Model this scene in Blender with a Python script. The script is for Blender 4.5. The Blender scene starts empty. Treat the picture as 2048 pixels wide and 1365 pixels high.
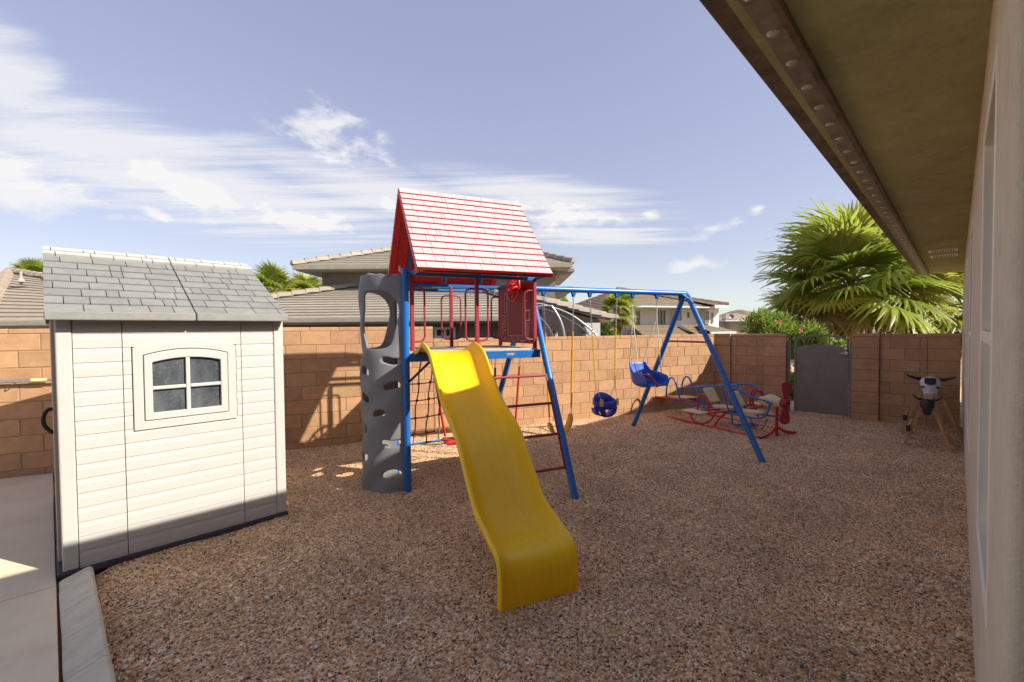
import bpy, bmesh, math, random
from mathutils import Vector, Matrix, Euler, noise as mnoise
random.seed(7)
R = math.radians
scene = bpy.context.scene
COL = scene.collection

# ------------------------------------------------------------------ camera
FPX, PITCH, ROLL, EYE = 910.0, R(1.479), 0.0085, 1.73
fwd = Vector((0, math.cos(PITCH), -math.sin(PITCH)))
r0 = Vector((1, 0, 0)); u0 = Vector((0, math.sin(PITCH), math.cos(PITCH)))
cr = math.cos(ROLL) * r0 - math.sin(ROLL) * u0
cu = math.sin(ROLL) * r0 + math.cos(ROLL) * u0
cd = bpy.data.cameras.new('camera'); cam = bpy.data.objects.new('camera', cd); COL.objects.link(cam)
cd.sensor_width = 36.0; cd.lens = 36.0 * FPX / 2048.0; cd.clip_start = 0.05; cd.clip_end = 6000
cam.matrix_world = Matrix(((cr.x, cu.x, -fwd.x, 0), (cr.y, cu.y, -fwd.y, 0), (cr.z, cu.z, -fwd.z, EYE), (0, 0, 0, 1)))
scene.camera = cam

def at(u, v, y):
    """a point of the place: sighted at photo pixel (u, v), y metres away"""
    d = fwd + cr * ((u - 1024) / FPX) + cu * ((682.5 - v) / FPX)
    return Vector((0, 0, EYE)) + d * (y / d.y)

# ------------------------------------------------------------------ light
SUNV = Vector((.947, -.32, .705)).normalized()          # towards the sun
sl = bpy.data.lights.new('sun', 'SUN'); so = bpy.data.objects.new('sun', sl); COL.objects.link(so)
sl.energy = 3.35; sl.angle = R(.53); sl.color = (1, .93, .83)
so.rotation_euler = SUNV.to_track_quat('Z', 'Y').to_euler()
so.location = (6, -4, 8)

world = bpy.data.worlds.new('World'); scene.world = world; world.use_nodes = True
wt = world.node_tree; wt.nodes.clear()
def wn(t, **k):
    n = wt.nodes.new(t)
    for a, b in k.items(): setattr(n, a, b)
    return n
def wl(a, b): wt.links.new(a, b)
def wm(op, a, b=None, c=None):
    n = wn('ShaderNodeMath', operation=op)
    for i, x in enumerate((a, b, c)):
        if x is None: continue
        if hasattr(x, 'links'): wl(x, n.inputs[i])
        else: n.inputs[i].default_value = x
    return n.outputs[0]
def wramp(x, a, b):
    n = wn('ShaderNodeMapRange', interpolation_type='SMOOTHSTEP'); wl(x, n.inputs[0])
    n.inputs[1].default_value = a; n.inputs[2].default_value = b
    return n.outputs[0]
sky = wn('ShaderNodeTexSky', sky_type='NISHITA', sun_disc=False, sun_elevation=math.asin(SUNV.z),
         sun_rotation=math.atan2(SUNV.x, SUNV.y), altitude=900, air_density=1.0, dust_density=1.0, ozone_density=1.2)
hs = wn('ShaderNodeHueSaturation'); hs.inputs['Saturation'].default_value = 1.1; hs.inputs['Hue'].default_value = .535; hs.inputs['Value'].default_value = 1.12
gam = wn('ShaderNodeGamma'); gam.inputs[1].default_value = .45; wl(sky.outputs[0], gam.inputs[0]); wl(gam.outputs[0], hs.inputs['Color'])      # thin high haze evens the sky out
tc = wn('ShaderNodeTexCoord'); sx = wn('ShaderNodeSeparateXYZ'); wl(tc.outputs['Generated'], sx.inputs[0])
azim = wm('ARCTAN2', sx.outputs[0], sx.outputs[1]); elev = wm('ARCSINE', sx.outputs[2])
zc = wm('MAXIMUM', sx.outputs[2], .03)
plane = wn('ShaderNodeCombineXYZ'); wl(wm('DIVIDE', sx.outputs[0], zc), plane.inputs[0]); wl(wm('DIVIDE', sx.outputs[1], zc), plane.inputs[1])
def cnoise(scale, detail, rough, rot=0, sc=(1, 1, 1), src=None, dist=0.0):
    mp = wn('ShaderNodeMapping'); wl(src or plane.outputs[0], mp.inputs[0]); mp.inputs['Rotation'].default_value = (0, 0, rot); mp.inputs['Scale'].default_value = sc
    n = wn('ShaderNodeTexNoise'); wl(mp.outputs[0], n.inputs['Vector'])
    n.inputs['Scale'].default_value = scale; n.inputs['Detail'].default_value = detail; n.inputs['Roughness'].default_value = rough; n.inputs['Distortion'].default_value = dist
    return n.outputs['Fac']
sphere = wn('ShaderNodeCombineXYZ'); wl(azim, sphere.inputs[0]); wl(elev, sphere.inputs[1])
n_streak = cnoise(1.5, 7, .68, R(20), (.4, 2.6, 1), None, .35)
n_puff = cnoise(15, 6, .6, R(-10), (.75, 1.35, 1), sphere.outputs[0], .2)
def ell(u, v, ru, rv, tilt):
    """soft oval region of the sky, in azimuth and elevation"""
    d = (fwd + cr * ((u - 1024) / FPX) + cu * ((682.5 - v) / FPX)).normalized()
    a0, e0 = math.atan2(d.x, d.y), math.asin(d.z)
    mp = wn('ShaderNodeMapping', vector_type='TEXTURE'); wl(sphere.outputs[0], mp.inputs[0])
    mp.inputs['Location'].default_value = (a0, e0, 0); mp.inputs['Rotation'].default_value = (0, 0, R(-tilt))
    mp.inputs['Scale'].default_value = (math.cos(a0) ** 2 * ru / FPX, rv / FPX * math.cos(a0) * math.cos(e0) ** 2, 1)
    ln = wn('ShaderNodeVectorMath', operation='LENGTH'); wl(mp.outputs[0], ln.inputs[0])
    return ln.outputs['Value']
def csum(items):
    o = None
    for it in items:
        e = ell(*it); o = e if o is None else wm('MINIMUM', o, e)
    return wm('MAXIMUM', wm('SUBTRACT', 1.0, o), 0.0)
veil = csum([(330, 345, 760, 135, 9), (0, 150, 190, 150, 0), (1080, 395, 330, 60, 8), (760, 380, 420, 70, 9), (1180, 470, 240, 32, 4)])
puff = csum([(80, 385, 280, 80, 12), (385, 395, 160, 56, 22), (655, 262, 165, 84, 14), (788, 330, 55, 28, 20), (610, 440, 160, 40, 6), (780, 415, 40, 28, 0),
             (1125, 437, 170, 42, 10), (1385, 530, 90, 30, 0), (1430, 457, 75, 30, -8), (1515, 418, 46, 17, -5), (1305, 432, 30, 22, 0), (310, 425, 60, 20, 18)])
vd = wm('MULTIPLY', wramp(wm('ADD', wm('MULTIPLY', n_streak, 1.7), wm('MULTIPLY', veil, .75)), .82, 1.5), wramp(veil, 0.0, .4))
pd = wm('MULTIPLY', wramp(wm('ADD', wm('MULTIPLY', wm('SUBTRACT', n_puff, .5), 2.9), puff), .25, 1.0), wramp(puff, 0.0, .35))
cloud = wm('MINIMUM', wm('ADD', wm('MULTIPLY', vd, .78), wm('MULTIPLY', pd, .85)), 1.0)
mixc = wn('ShaderNodeMix', data_type='RGBA'); wl(cloud, mixc.inputs['Factor']); wl(hs.outputs[0], mixc.inputs['A'])
mixc.inputs['B'].default_value = (2.65, 2.62, 2.64, 1)
bg = wn('ShaderNodeBackground'); wl(mixc.outputs['Result'], bg.inputs['Color']); bg.inputs['Strength'].default_value = .15
wo = wn('ShaderNodeOutputWorld'); wl(bg.outputs[0], wo.inputs['Surface'])

scene.render.engine = 'CYCLES'; scene.cycles.max_bounces = 6; scene.cycles.diffuse_bounces = 4; scene.cycles.glossy_bounces = 2; scene.cycles.transmission_bounces = 2; scene.cycles.caustics_reflective = False
scene.view_settings.view_transform = 'Standard'; scene.view_settings.look = 'None'
scene.view_settings.exposure = 1.24; scene.view_settings.gamma = 1.0
scene.view_settings.use_curve_mapping = False

# ------------------------------------------------------------------ materials
MATS = {}
def mat(name, col, rough=.6, col2=None, vs=6.0, vamt=.5, bump=0.0, bs=60.0, rnd=0.0, metal=0.0, spec=.5, stretch=None, hue=0.0, coat=0.0, dirt=None):
    if name in MATS: return MATS[name]
    m = bpy.data.materials.new(name); m.use_nodes = True; nt = m.node_tree; b = nt.nodes['Principled BSDF']
    L = nt.links.new
    b.inputs['Roughness'].default_value = rough; b.inputs['Metallic'].default_value = metal; b.inputs['Specular IOR Level'].default_value = spec
    b.inputs['Coat Weight'].default_value = coat
    tcn = nt.nodes.new('ShaderNodeTexCoord'); oi = nt.nodes.new('ShaderNodeObjectInfo')
    add = nt.nodes.new('ShaderNodeVectorMath'); add.operation = 'MULTIPLY_ADD'
    L(oi.outputs['Random'], add.inputs[0]); add.inputs[1].default_value = (57.3, 31.7, 93.1); L(tcn.outputs['Object'], add.inputs[2])
    mp = nt.nodes.new('ShaderNodeMapping'); L(add.outputs[0], mp.inputs[0])
    if stretch: mp.inputs['Scale'].default_value = stretch
    c4 = (*col, 1); out = None
    n1 = nt.nodes.new('ShaderNodeTexNoise'); L(mp.outputs[0], n1.inputs['Vector']); n1.inputs['Scale'].default_value = vs; n1.inputs['Detail'].default_value = 6; n1.inputs['Roughness'].default_value = .65
    mx = nt.nodes.new('ShaderNodeMix'); mx.data_type = 'RGBA'
    mr = nt.nodes.new('ShaderNodeMapRange'); L(n1.outputs['Fac'], mr.inputs[0]); mr.inputs[1].default_value = .32; mr.inputs[2].default_value = .70; mr.inputs[4].default_value = vamt * 2
    mr.clamp = True
    L(mr.outputs[0], mx.inputs['Factor']); mx.inputs['A'].default_value = c4
    mx.inputs['B'].default_value = (*(col2 or [x * .8 for x in col]), 1)
    out = mx.outputs['Result']
    if rnd or hue:
        hv = nt.nodes.new('ShaderNodeHueSaturation'); L(out, hv.inputs['Color'])
        mm = nt.nodes.new('ShaderNodeMapRange'); L(oi.outputs['Random'], mm.inputs[0]); mm.inputs[3].default_value = 1 - rnd; mm.inputs[4].default_value = 1 + rnd
        L(mm.outputs[0], hv.inputs['Value'])
        if hue:
            wnn = nt.nodes.new('ShaderNodeTexWhiteNoise'); wnn.noise_dimensions = '1D'; L(oi.outputs['Random'], wnn.inputs['W'])
            m2 = nt.nodes.new('ShaderNodeMapRange'); L(wnn.outputs['Value'], m2.inputs[0]); m2.inputs[3].default_value = .5 - hue; m2.inputs[4].default_value = .5 + hue
            L(m2.outputs[0], hv.inputs['Hue'])
        out = hv.outputs[0]
    if dirt:                                            # (colour, scale, amount): blotchy stains
        n3 = nt.nodes.new('ShaderNodeTexNoise'); L(add.outputs[0], n3.inputs['Vector']); n3.inputs['Scale'].default_value = dirt[1]; n3.inputs['Detail'].default_value = 8; n3.inputs['Roughness'].default_value = .7
        m3 = nt.nodes.new('ShaderNodeMapRange'); L(n3.outputs['Fac'], m3.inputs[0]); m3.inputs[1].default_value = .52; m3.inputs[2].default_value = .72; m3.inputs[4].default_value = dirt[2]
        x3 = nt.nodes.new('ShaderNodeMix'); x3.data_type = 'RGBA'; L(m3.outputs[0], x3.inputs['Factor']); L(out, x3.inputs['A']); x3.inputs['B'].default_value = (*dirt[0], 1)
        out = x3.outputs['Result']
    L(out, b.inputs['Base Color'])
    if bump:
        n2 = nt.nodes.new('ShaderNodeTexNoise'); L(mp.outputs[0], n2.inputs['Vector']); n2.inputs['Scale'].default_value = bs; n2.inputs['Detail'].default_value = 5
        bp = nt.nodes.new('ShaderNodeBump'); bp.inputs['Strength'].default_value = min(1, bump); bp.inputs['Distance'].default_value = .004 * max(1, bump)
        L(n2.outputs['Fac'], bp.inputs['Height']); L(bp.outputs[0], b.inputs['Normal'])
    MATS[name] = m
    return m

block_m = mat('block', (.50, .295, .16), .9, (.40, .22, .112), 9, .45, .8, 180, rnd=.12, hue=.005, spec=.2, dirt=((.56, .37, .235), 3.0, .4))
mortar_m = mat('mortar', (.33, .205, .12), .95, spec=.1)
shed_m = mat('shed_plastic', (.51, .49, .455), .5, (.51, .49, .445), 3, .4, .35, 70, stretch=(1, 1, 9), spec=.35, dirt=((.44, .40, .335), 2.6, .3))
shed_dark = mat('shed_base', (.035, .035, .045), .6, (.07, .06, .07), 20, .5)
shing_m = mat('shed_shingle', (.205, .202, .185), .62, (.25, .245, .225), 9, .6, .35, 120, rnd=.07, dirt=((.36, .35, .32), 14, .3))
ridge_lit_m = mat('shed_ridge_lit', (.44, .43, .39), .45, (.52, .51, .46), 8, .6, .3, 90, rnd=.05)  # light caught by the flatter ridge rows is put into this paler colour
blue_m = mat('blue_paint', (.010, .125, .40), .34, (.014, .14, .43), 4, .5, spec=.5, dirt=((.03, .16, .42), 9, .25))
yel_m = mat('yellow_plastic', (.95, .585, .004), .42, (.88, .50, .004), 5, .45, .06, 90, spec=.45, stretch=(9, 1.2, 1.2), dirt=((.80, .52, .05), 6, .3))
grey_m = mat('grey_plastic', (.245, .245, .255), .55, (.20, .20, .21), 3, .5, .5, 140, spec=.35, dirt=((.2, .19, .18), 5, .3))
red_m = mat('red_plastic', (.62, .022, .022), .45, (.52, .015, .02), 4, .5, .05, 60, spec=.4)
pale_m = mat('pale_tile', (.50, .40, .395), .5, (.53, .45, .44), 12, .6, .3, 160, rnd=.05, spec=.5, dirt=((.60, .42, .42), 9, .3))  # pale pinkish white base colour, lighter than the red panel below
maroon_m = mat('maroon_paint', (.34, .035, .055), .5, (.27, .025, .04), 9, .5, spec=.35)
mpanel_m = mat('maroon_panel', (.26, .012, .018), .5, (.20, .008, .014), 6, .5, spec=.35)
print_m = mat('white_print', (.72, .62, .60), .6)
deck_m = mat('deck_tan', (.55, .45, .32), .6, (.46, .36, .25), 9, .5)
chrome_m = mat('galvanised', (.62, .62, .60), .3, (.45, .45, .44), 40, .5, metal=.9)
ychain_m = mat('yellow_chain', (.80, .58, .01), .4)
yslv_m = mat('yellow_sleeve', (.78, .36, .015), .4, (.70, .32, .02), 5, .5)
belt_m = mat('belt_yellow', (.78, .46, .05), .45, (.70, .42, .07), 8, .5)
rsleeve_m = mat('red_sleeve', (.55, .02, .02), .4)
bucket_m = mat('bucket_blue', (.03, .05, .50), .42, (.03, .045, .38), 5, .5)
infant_m = mat('infant_blue', (.012, .10, .52), .38, (.015, .12, .55), 4, .5)
rope_m = mat('rope_white', (.80, .76, .68), .9, (.5, .46, .4), 60, .5)
net_m = mat('net_rope', (.13, .09, .06), .9, (.2, .15, .11), 60, .5, .6, 200)
cream_m = mat('cream_plastic', (.74, .61, .36), .6, (.60, .47, .26), 7, .5, .1, 60, dirt=((.5, .42, .3), 12, .35))
dblack = mat('black_plastic', (.012, .012, .016), .4)
gateg_m = mat('gate_bronze', (.22, .19, .16), .5, (.18, .155, .13), 5, .5, .2, 200, spec=.4)
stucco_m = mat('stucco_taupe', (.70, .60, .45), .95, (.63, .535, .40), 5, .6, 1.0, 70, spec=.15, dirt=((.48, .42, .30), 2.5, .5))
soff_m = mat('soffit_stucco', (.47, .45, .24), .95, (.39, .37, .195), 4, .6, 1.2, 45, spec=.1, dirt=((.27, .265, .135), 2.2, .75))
fasc_m = mat('fascia_brown', (.22, .155, .11), .7, (.085, .06, .045), 7, .5, .3, 60)
track_m = mat('light_track', (.34, .28, .215), .5, (.17, .14, .11), 9, .5)
vinyl_m = mat('window_vinyl', (.86, .79, .66), .45, (.80, .73, .60), 6, .4)
vent_m = mat('vent_white', (.8, .78, .72), .5)
dark_m = mat('dark_void', (.012, .012, .012), .9)
wood_m = mat('weathered_pine', (.54, .33, .15), .8, (.40, .22, .09), 3, .6, .5, 40, stretch=(1.5, 14, 14), rnd=.12)
bwhite_m = mat('bull_white', (.66, .66, .68), .55, (.58, .58, .60), 8, .5)
bblack_m = mat('bull_black', (.012, .012, .018), .42)
conc_m = mat('concrete', (.78, .655, .475), .85, (.70, .58, .41), 2.2, .6, .5, 120, spec=.2, dirt=((.60, .43, .27), 1.6, .45))
curb_m = mat('curb_concrete', (.68, .595, .45), .85, (.57, .50, .38), 4, .6, .6, 90, spec=.2, dirt=((.34, .31, .23), 5, .5))
dirt_m = mat('red_dirt', (.30, .115, .05), .95, (.22, .08, .035), 30, .5, 1.0, 60)
ntile_m = mat('neighbour_tile', (.36, .315, .245), .85, (.30, .26, .20), 5, .6, .5, 60, rnd=.10)
nwall_m = mat('neighbour_stucco', (.23, .21, .175), .95, (.20, .18, .15), 3, .6, .6, 50)
nbeige_m = mat('neighbour_beige', (.40, .34, .25), .95, (.36, .30, .22), 3, .6, .4, 50)
ngut_m = mat('gutter_paint', (.40, .365, .285), .55)
wwall_m = mat('white_stucco', (.84, .82, .80), .95, (.80, .78, .76), 2, .5, .3, 30)
wtrim_m = mat('white_trim', (.74, .73, .72), .6)
wtile_m = mat('brown_tile', (.255, .185, .115), .85, (.20, .145, .09), 3, .6, .5, 30, rnd=.09)
hill_m = mat('hill_rock', (.25, .16, .115), .95, (.17, .125, .09), .02, .6)
land_m = mat('desert_land', (.30, .22, .15), .95, (.24, .18, .12), .15, .6)
bark_m = mat('palm_trunk', (.22, .135, .075), .95, (.12, .07, .04), 14, .6, 1, 40)
husk_m = mat('palm_husk', (.42, .27, .13), .9, (.25, .13, .06), 9, .6, rnd=.2)
pink_m = mat('oleander_pink', (.75, .05, .12), .6, (.85, .16, .22), 12, .6)
stem_m = mat('stem', (.16, .12, .06), .9)

def leafmat(name, c1, c2, trans=.25, rough=.45, rnd=.15):
    m = bpy.data.materials.new(name); m.use_nodes = True; nt = m.node_tree; b = nt.nodes['Principled BSDF']; L = nt.links.new
    tcn = nt.nodes.new('ShaderNodeTexCoord'); oi = nt.nodes.new('ShaderNodeObjectInfo')
    n = nt.nodes.new('ShaderNodeTexNoise'); L(tcn.outputs['Object'], n.inputs['Vector']); n.inputs['Scale'].default_value = 3.5; n.inputs['Detail'].default_value = 4
    mx = nt.nodes.new('ShaderNodeMix'); mx.data_type = 'RGBA'; L(n.outputs['Fac'], mx.inputs['Factor']); mx.inputs['A'].default_value = (*c1, 1); mx.inputs['B'].default_value = (*c2, 1)
    hv = nt.nodes.new('ShaderNodeHueSaturation'); L(mx.outputs['Result'], hv.inputs['Color'])
    mm = nt.nodes.new('ShaderNodeMapRange'); L(oi.outputs['Random'], mm.inputs[0]); mm.inputs[3].default_value = 1 - rnd; mm.inputs[4].default_value = 1 + rnd; L(mm.outputs[0], hv.inputs['Value'])
    L(hv.outputs[0], b.inputs['Base Color']); b.inputs['Roughness'].default_value = rough
    tr = nt.nodes.new('ShaderNodeBsdfTranslucent'); L(hv.outputs[0], tr.inputs['Color'])
    ms = nt.nodes.new('ShaderNodeMixShader'); ms.inputs[0].default_value = trans; L(b.outputs[0], ms.inputs[1]); L(tr.outputs[0], ms.inputs[2])
    L(ms.outputs[0], nt.nodes['Material Output'].inputs['Surface'])
    MATS[name] = m
    return m
palm_g = leafmat('palm_leaf', (.27, .35, .045), (.42, .48, .085), .55, .35)
palm_y = leafmat('palm_leaf_light', (.44, .46, .07), (.55, .52, .12), .5, .4)
palm_dry = leafmat('palm_leaf_dry', (.36, .27, .12), (.28, .19, .08), .3, .7)
ole_g = leafmat('oleander_leaf', (.22, .32, .05), (.40, .50, .09), .5, .4)
bush_g = leafmat('bush_leaf', (.10, .18, .03), (.19, .28, .05), .4, .45)

def glassmat(name, col=(.02, .025, .03), rough=.06, haze=0.0):
    m = mat(name, col, rough, [c * 1.5 + haze for c in col], 26, .5, spec=.8)
    return m
shedglass_m = mat('shed_pane', (.035, .042, .048), .28, (.10, .11, .12), 9, .6, spec=.6, dirt=((.26, .27, .28), 60, .45), stretch=(1, 1, .35))
glass_m = glassmat('window_glass')

# ------------------------------------------------------------------ mesh helpers
class MB:
    def __init__(s): s.v = []; s.f = []
    def add(s, vs, fs):
        o = len(s.v); s.v += [tuple(x) for x in vs]; s.f += [tuple(i + o for i in f) for f in fs]; return s
    def box(s, c, sz, rot=None, taper=1.0):
        x, y, z = sz[0] / 2, sz[1] / 2, sz[2] / 2; c = Vector(c)
        vs = []
        for k in (-1, 1):
            t = taper if k > 0 else 1
            for i, j in ((-1, -1), (1, -1), (1, 1), (-1, 1)): vs.append(Vector((i * x * t, j * y * t, k * z)))
        if rot is not None: vs = [rot @ p for p in vs]
        return s.add([p + c for p in vs], [(0, 3, 2, 1), (4, 5, 6, 7), (0, 1, 5, 4), (1, 2, 6, 5), (2, 3, 7, 6), (3, 0, 4, 7)])
    def bar(s, a, b, w, t, upv=(0, 0, 1)):
        a, b = Vector(a), Vector(b); d = (b - a); n = d.normalized(); up = Vector(upv)
        sd = n.cross(up)
        if sd.length < 1e-4: sd = n.cross(Vector((0, 1, 0)))
        sd.normalize(); uq = sd.cross(n).normalized()
        vs = []
        for p in (a, b):
            for i, j in ((-1, -1), (1, -1), (1, 1), (-1, 1)): vs.append(p + sd * (i * w / 2) + uq * (j * t / 2))
        return s.add(vs, [(3, 2, 1, 0), (4, 5, 6, 7), (0, 1, 5, 4), (1, 2, 6, 5), (2, 3, 7, 6), (3, 0, 4, 7)])
    def tube(s, pts, r, n=10, closed=False, caps=True, ref=(.13, .27, 1)):
        pts = [Vector(p) for p in pts]; N = len(pts); rr = r if isinstance(r, (list, tuple)) else [r] * N
        tang = []
        for i in range(N):
            a = pts[(i - 1) % N] if (closed or i > 0) else pts[i]; b = pts[(i + 1) % N] if (closed or i < N - 1) else pts[i]
            tang.append((b - a).normalized())
        u = tang[0].cross(Vector(ref)).normalized(); o = len(s.v)
        for i in range(N):
            u = (u - tang[i] * u.dot(tang[i])).normalized(); w = tang[i].cross(u)
            for k in range(n):
                a = 2 * math.pi * k / n; s.v.append(tuple(pts[i] + (u * math.cos(a) + w * math.sin(a)) * rr[i]))
        for i in range(N if closed else N - 1):
            p, q = o + i * n, o + ((i + 1) % N) * n
            for k in range(n): s.f.append((p + k, p + (k + 1) % n, q + (k + 1) % n, q + k))
        if caps and not closed:
            s.f.append(tuple(o + k for k in reversed(range(n)))); s.f.append(tuple(o + (N - 1) * n + k for k in range(n)))
        return s
    def cyl(s, a, b, r, n=14): return s.tube([a, b], r, n)
    def lathe(s, prof, n=20, mtx=None):
        o = len(s.v)
        for (r, z) in prof:
            for k in range(n):
                a = 2 * math.pi * k / n; p = Vector((r * math.cos(a), r * math.sin(a), z))
                s.v.append(tuple(mtx @ p if mtx else p))
        for i in range(len(prof) - 1):
            for k in range(n): s.f.append((o + i * n + k, o + i * n + (k + 1) % n, o + (i + 1) * n + (k + 1) % n, o + (i + 1) * n + k))
        return s
    def prism(s, poly, y0, y1, ax=1):
        """polygon given as (a, z) swept along local y (ax=1) or x (ax=0)"""
        n = len(poly)
        vs = [((p[0], y0, p[1]) if ax == 1 else (y0, p[0], p[1])) for p in poly] + [((p[0], y1, p[1]) if ax == 1 else (y1, p[0], p[1])) for p in poly]
        return s.add(vs, [tuple(range(n)), tuple(reversed(range(n, 2 * n)))] + [(i, i + n, (i + 1) % n + n, (i + 1) % n) for i in range(n)])
    def build(s, name, m, parent=None, smooth=False, bevel=0, loc=None, seg=2):
        me = bpy.data.meshes.new(name); me.from_pydata(s.v, [], s.f)
        bm = bmesh.new(); bm.from_mesh(me); bmesh.ops.recalc_face_normals(bm, faces=bm.faces); bm.to_mesh(me); bm.free()
        if m: me.materials.append(m)
        o = bpy.data.objects.new(name, me); COL.objects.link(o)
        if parent: o.parent = parent
        if loc: o.location = loc
        if smooth:
            for p in me.polygons: p.use_smooth = True
            try: me.set_sharp_from_angle(angle=R(40))
            except Exception: pass
        if bevel:
            b = o.modifiers.new('bevel', 'BEVEL'); b.width = bevel; b.segments = seg; b.limit_method = 'ANGLE'; b.angle_limit = R(40)
        return o
def smooth_path(pts, n=8, closed=False):
    """Catmull-Rom"""
    P = [Vector(p) for p in pts]; out = []; N = len(P)
    rng = N if closed else N - 1
    for i in range(rng):
        p0 = P[(i - 1) % N] if closed or i > 0 else P[0] * 2 - P[1]
        p1, p2 = P[i], P[(i + 1) % N]
        p3 = P[(i + 2) % N] if closed or i < N - 2 else P[-1] * 2 - P[-2]
        for k in range(n):
            t = k / n
            out.append(.5 * ((2 * p1) + (p2 - p0) * t + (2 * p0 - 5 * p1 + 4 * p2 - p3) * t * t + (3 * p1 - p0 - 3 * p2 + p3) * t ** 3))
    if not closed: out.append(P[-1])
    return out
def roundrect(cx, cz, w, h, r, y=0, n=5, plane='xz'):
    pts = []
    for (sx_, sz_, a0) in ((1, 1, 0), (-1, 1, 90), (-1, -1, 180), (1, -1, 270)):
        for k in range(n + 1):
            a = R(a0 + 90 * k / n); pts.append((cx + sx_ * (w / 2 - r) + r * math.cos(a), y, cz + sz_ * (h / 2 - r) + r * math.sin(a)))
    return pts
def empty(name, loc=(0, 0, 0), rz=0, label=None, cat=None, group=None):
    o = bpy.data.objects.new(name, None); COL.objects.link(o); o.location = loc; o.rotation_euler = (0, 0, R(rz)); o.empty_display_size = .1
    return tag(o, label, cat, group)
def tag(o, label=None, cat=None, group=None, kind=None):
    if label: o['label'] = label
    if cat: o['category'] = cat
    if group: o['group'] = group
    if kind: o['kind'] = kind
    return o
def copy_obj(o, parent, loc=None, rot=None, scale=None):
    c = o.copy(); COL.objects.link(c); c.parent = parent
    if loc is not None: c.location = loc
    if rot is not None: c.rotation_euler = rot
    if scale is not None: c.scale = scale
    return c
class Frame:
    def __init__(s, o, deg):
        a = R(deg); s.o = Vector(o); s.deg = deg; s.x = Vector((math.cos(a), math.sin(a), 0)); s.y = Vector((-math.sin(a), math.cos(a), 0))
    def w(s, a, b, c=0): return s.o + s.x * a + s.y * b + Vector((0, 0, c))
    def loc(s, p): q = Vector(p) - s.o; return Vector((q.dot(s.x), q.dot(s.y), q.z))
TF = Frame((-1.124, 4.814, 0), 24.5)      # play set, back wall
HF = Frame((0, 0, 0), 45.6)               # own house
SF = Frame((-3.189, 3.181, 0), 45.5)      # shed
KF = Frame((4.2, 7.2, 0), -65.2)          # airplane toy
GF = Frame((6.80, 8.13, 0), -44.4)        # gate wall (x along it, y behind it)

# ================================================================== ground
def gz(x, y):
    p = SF.loc((x, y, 0))
    z = .018 * mnoise.noise((x * .55, y * .55, 3.1)) + .016 * mnoise.noise((x * 1.7, y * 1.7, 9.2)) + .013 * mnoise.noise((x * 4.5, y * 4.5, 1.2))
    for (dx, dy, dr, dd) in ((.80, 5.96, .38, .05), (1.45, 6.25, .36, .05), (2.13, 6.57, .36, .05), (.25, 2.55, .45, .05), (2.0, 3.2, .5, .025), (1.1, 3.9, .4, .02), (2.9, 4.4, .5, .025), (-.9, 3.0, .5, .025), (-1.6, 4.2, .45, .02), (2.4, 2.4, .3, .03), (2.7, 2.9, .25, .03), (3.2, 3.5, .25, .03), (3.7, 4.1, .25, .03)):
        z -= dd * math.exp(-((x - dx) ** 2 + (y - dy) ** 2) / dr ** 2 * 2)
    if p.x < .17 and p.y < 3.6 and p.x > -7: z = min(z, -.05 - min(.04, (.17 - p.x)))   # under curb and slab
    elif p.x < .42 and p.y < 0: z -= .03 * (.42 - p.x) / .25
    return z
def patch_node(nt, col, b):
    """broad damp and dusty patches over the yard"""
    ge = nt.nodes.new('ShaderNodeNewGeometry'); n = nt.nodes.new('ShaderNodeTexNoise'); nt.links.new(ge.outputs['Position'], n.inputs['Vector']); n.inputs['Scale'].default_value = 1.6; n.inputs['Detail'].default_value = 5; n.inputs['Roughness'].default_value = .6
    mr = nt.nodes.new('ShaderNodeMapRange'); nt.links.new(n.outputs['Fac'], mr.inputs[0]); mr.inputs[1].default_value = .35; mr.inputs[2].default_value = .65; mr.inputs[3].default_value = .86; mr.inputs[4].default_value = 1.14
    hv = nt.nodes.new('ShaderNodeHueSaturation'); nt.links.new(col, hv.inputs['Color']); nt.links.new(mr.outputs[0], hv.inputs['Value']); nt.links.new(hv.outputs[0], b.inputs['Base Color'])
def gravel_material(name, scale):
    m = bpy.data.materials.new(name); m.use_nodes = True; nt = m.node_tree; b = nt.nodes['Principled BSDF']; L = nt.links.new
    tcn = nt.nodes.new('ShaderNodeTexCoord')
    vo = nt.nodes.new('ShaderNodeTexVoronoi'); L(tcn.outputs['Object'], vo.inputs['Vector']); vo.inputs['Scale'].default_value = scale
    sep = nt.nodes.new('ShaderNodeSeparateColor'); L(vo.outputs['Color'], sep.inputs[0])
    rp = nt.nodes.new('ShaderNodeValToRGB'); L(sep.outputs[0], rp.inputs[0]); gravel_ramp(rp)
    patch_node(nt, rp.outputs[0], b); b.inputs['Roughness'].default_value = .85; b.inputs['Specular IOR Level'].default_value = .25
    bp = nt.nodes.new('ShaderNodeBump'); bp.inputs['Strength'].default_value = .9; bp.inputs['Distance'].default_value = .012; bp.invert = True
    L(vo.outputs['Distance'], bp.inputs['Height']); L(bp.outputs[0], b.inputs['Normal'])
    return m
def gravel_ramp(rp):
    el = rp.color_ramp.elements; rp.color_ramp.interpolation = 'CONSTANT'
    cols = [(0, (.10, .068, .045)), (.07, (.38, .22, .115)), (.24, (.63, .395, .205)), (.42, (.78, .53, .30)), (.60, (.50, .365, .245)), (.68, (.86, .62, .38)), (.83, (.61, .37, .19)), (.93, (.93, .79, .59)), (.985, (.50, .21, .09))]
    el[0].position = 0; el[0].color = (*cols[0][1], 1); el[1].position = cols[1][0]; el[1].color = (*cols[1][1], 1)
    for p, c in cols[2:]:
        e = el.new(p); e.color = (*c, 1)
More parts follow.
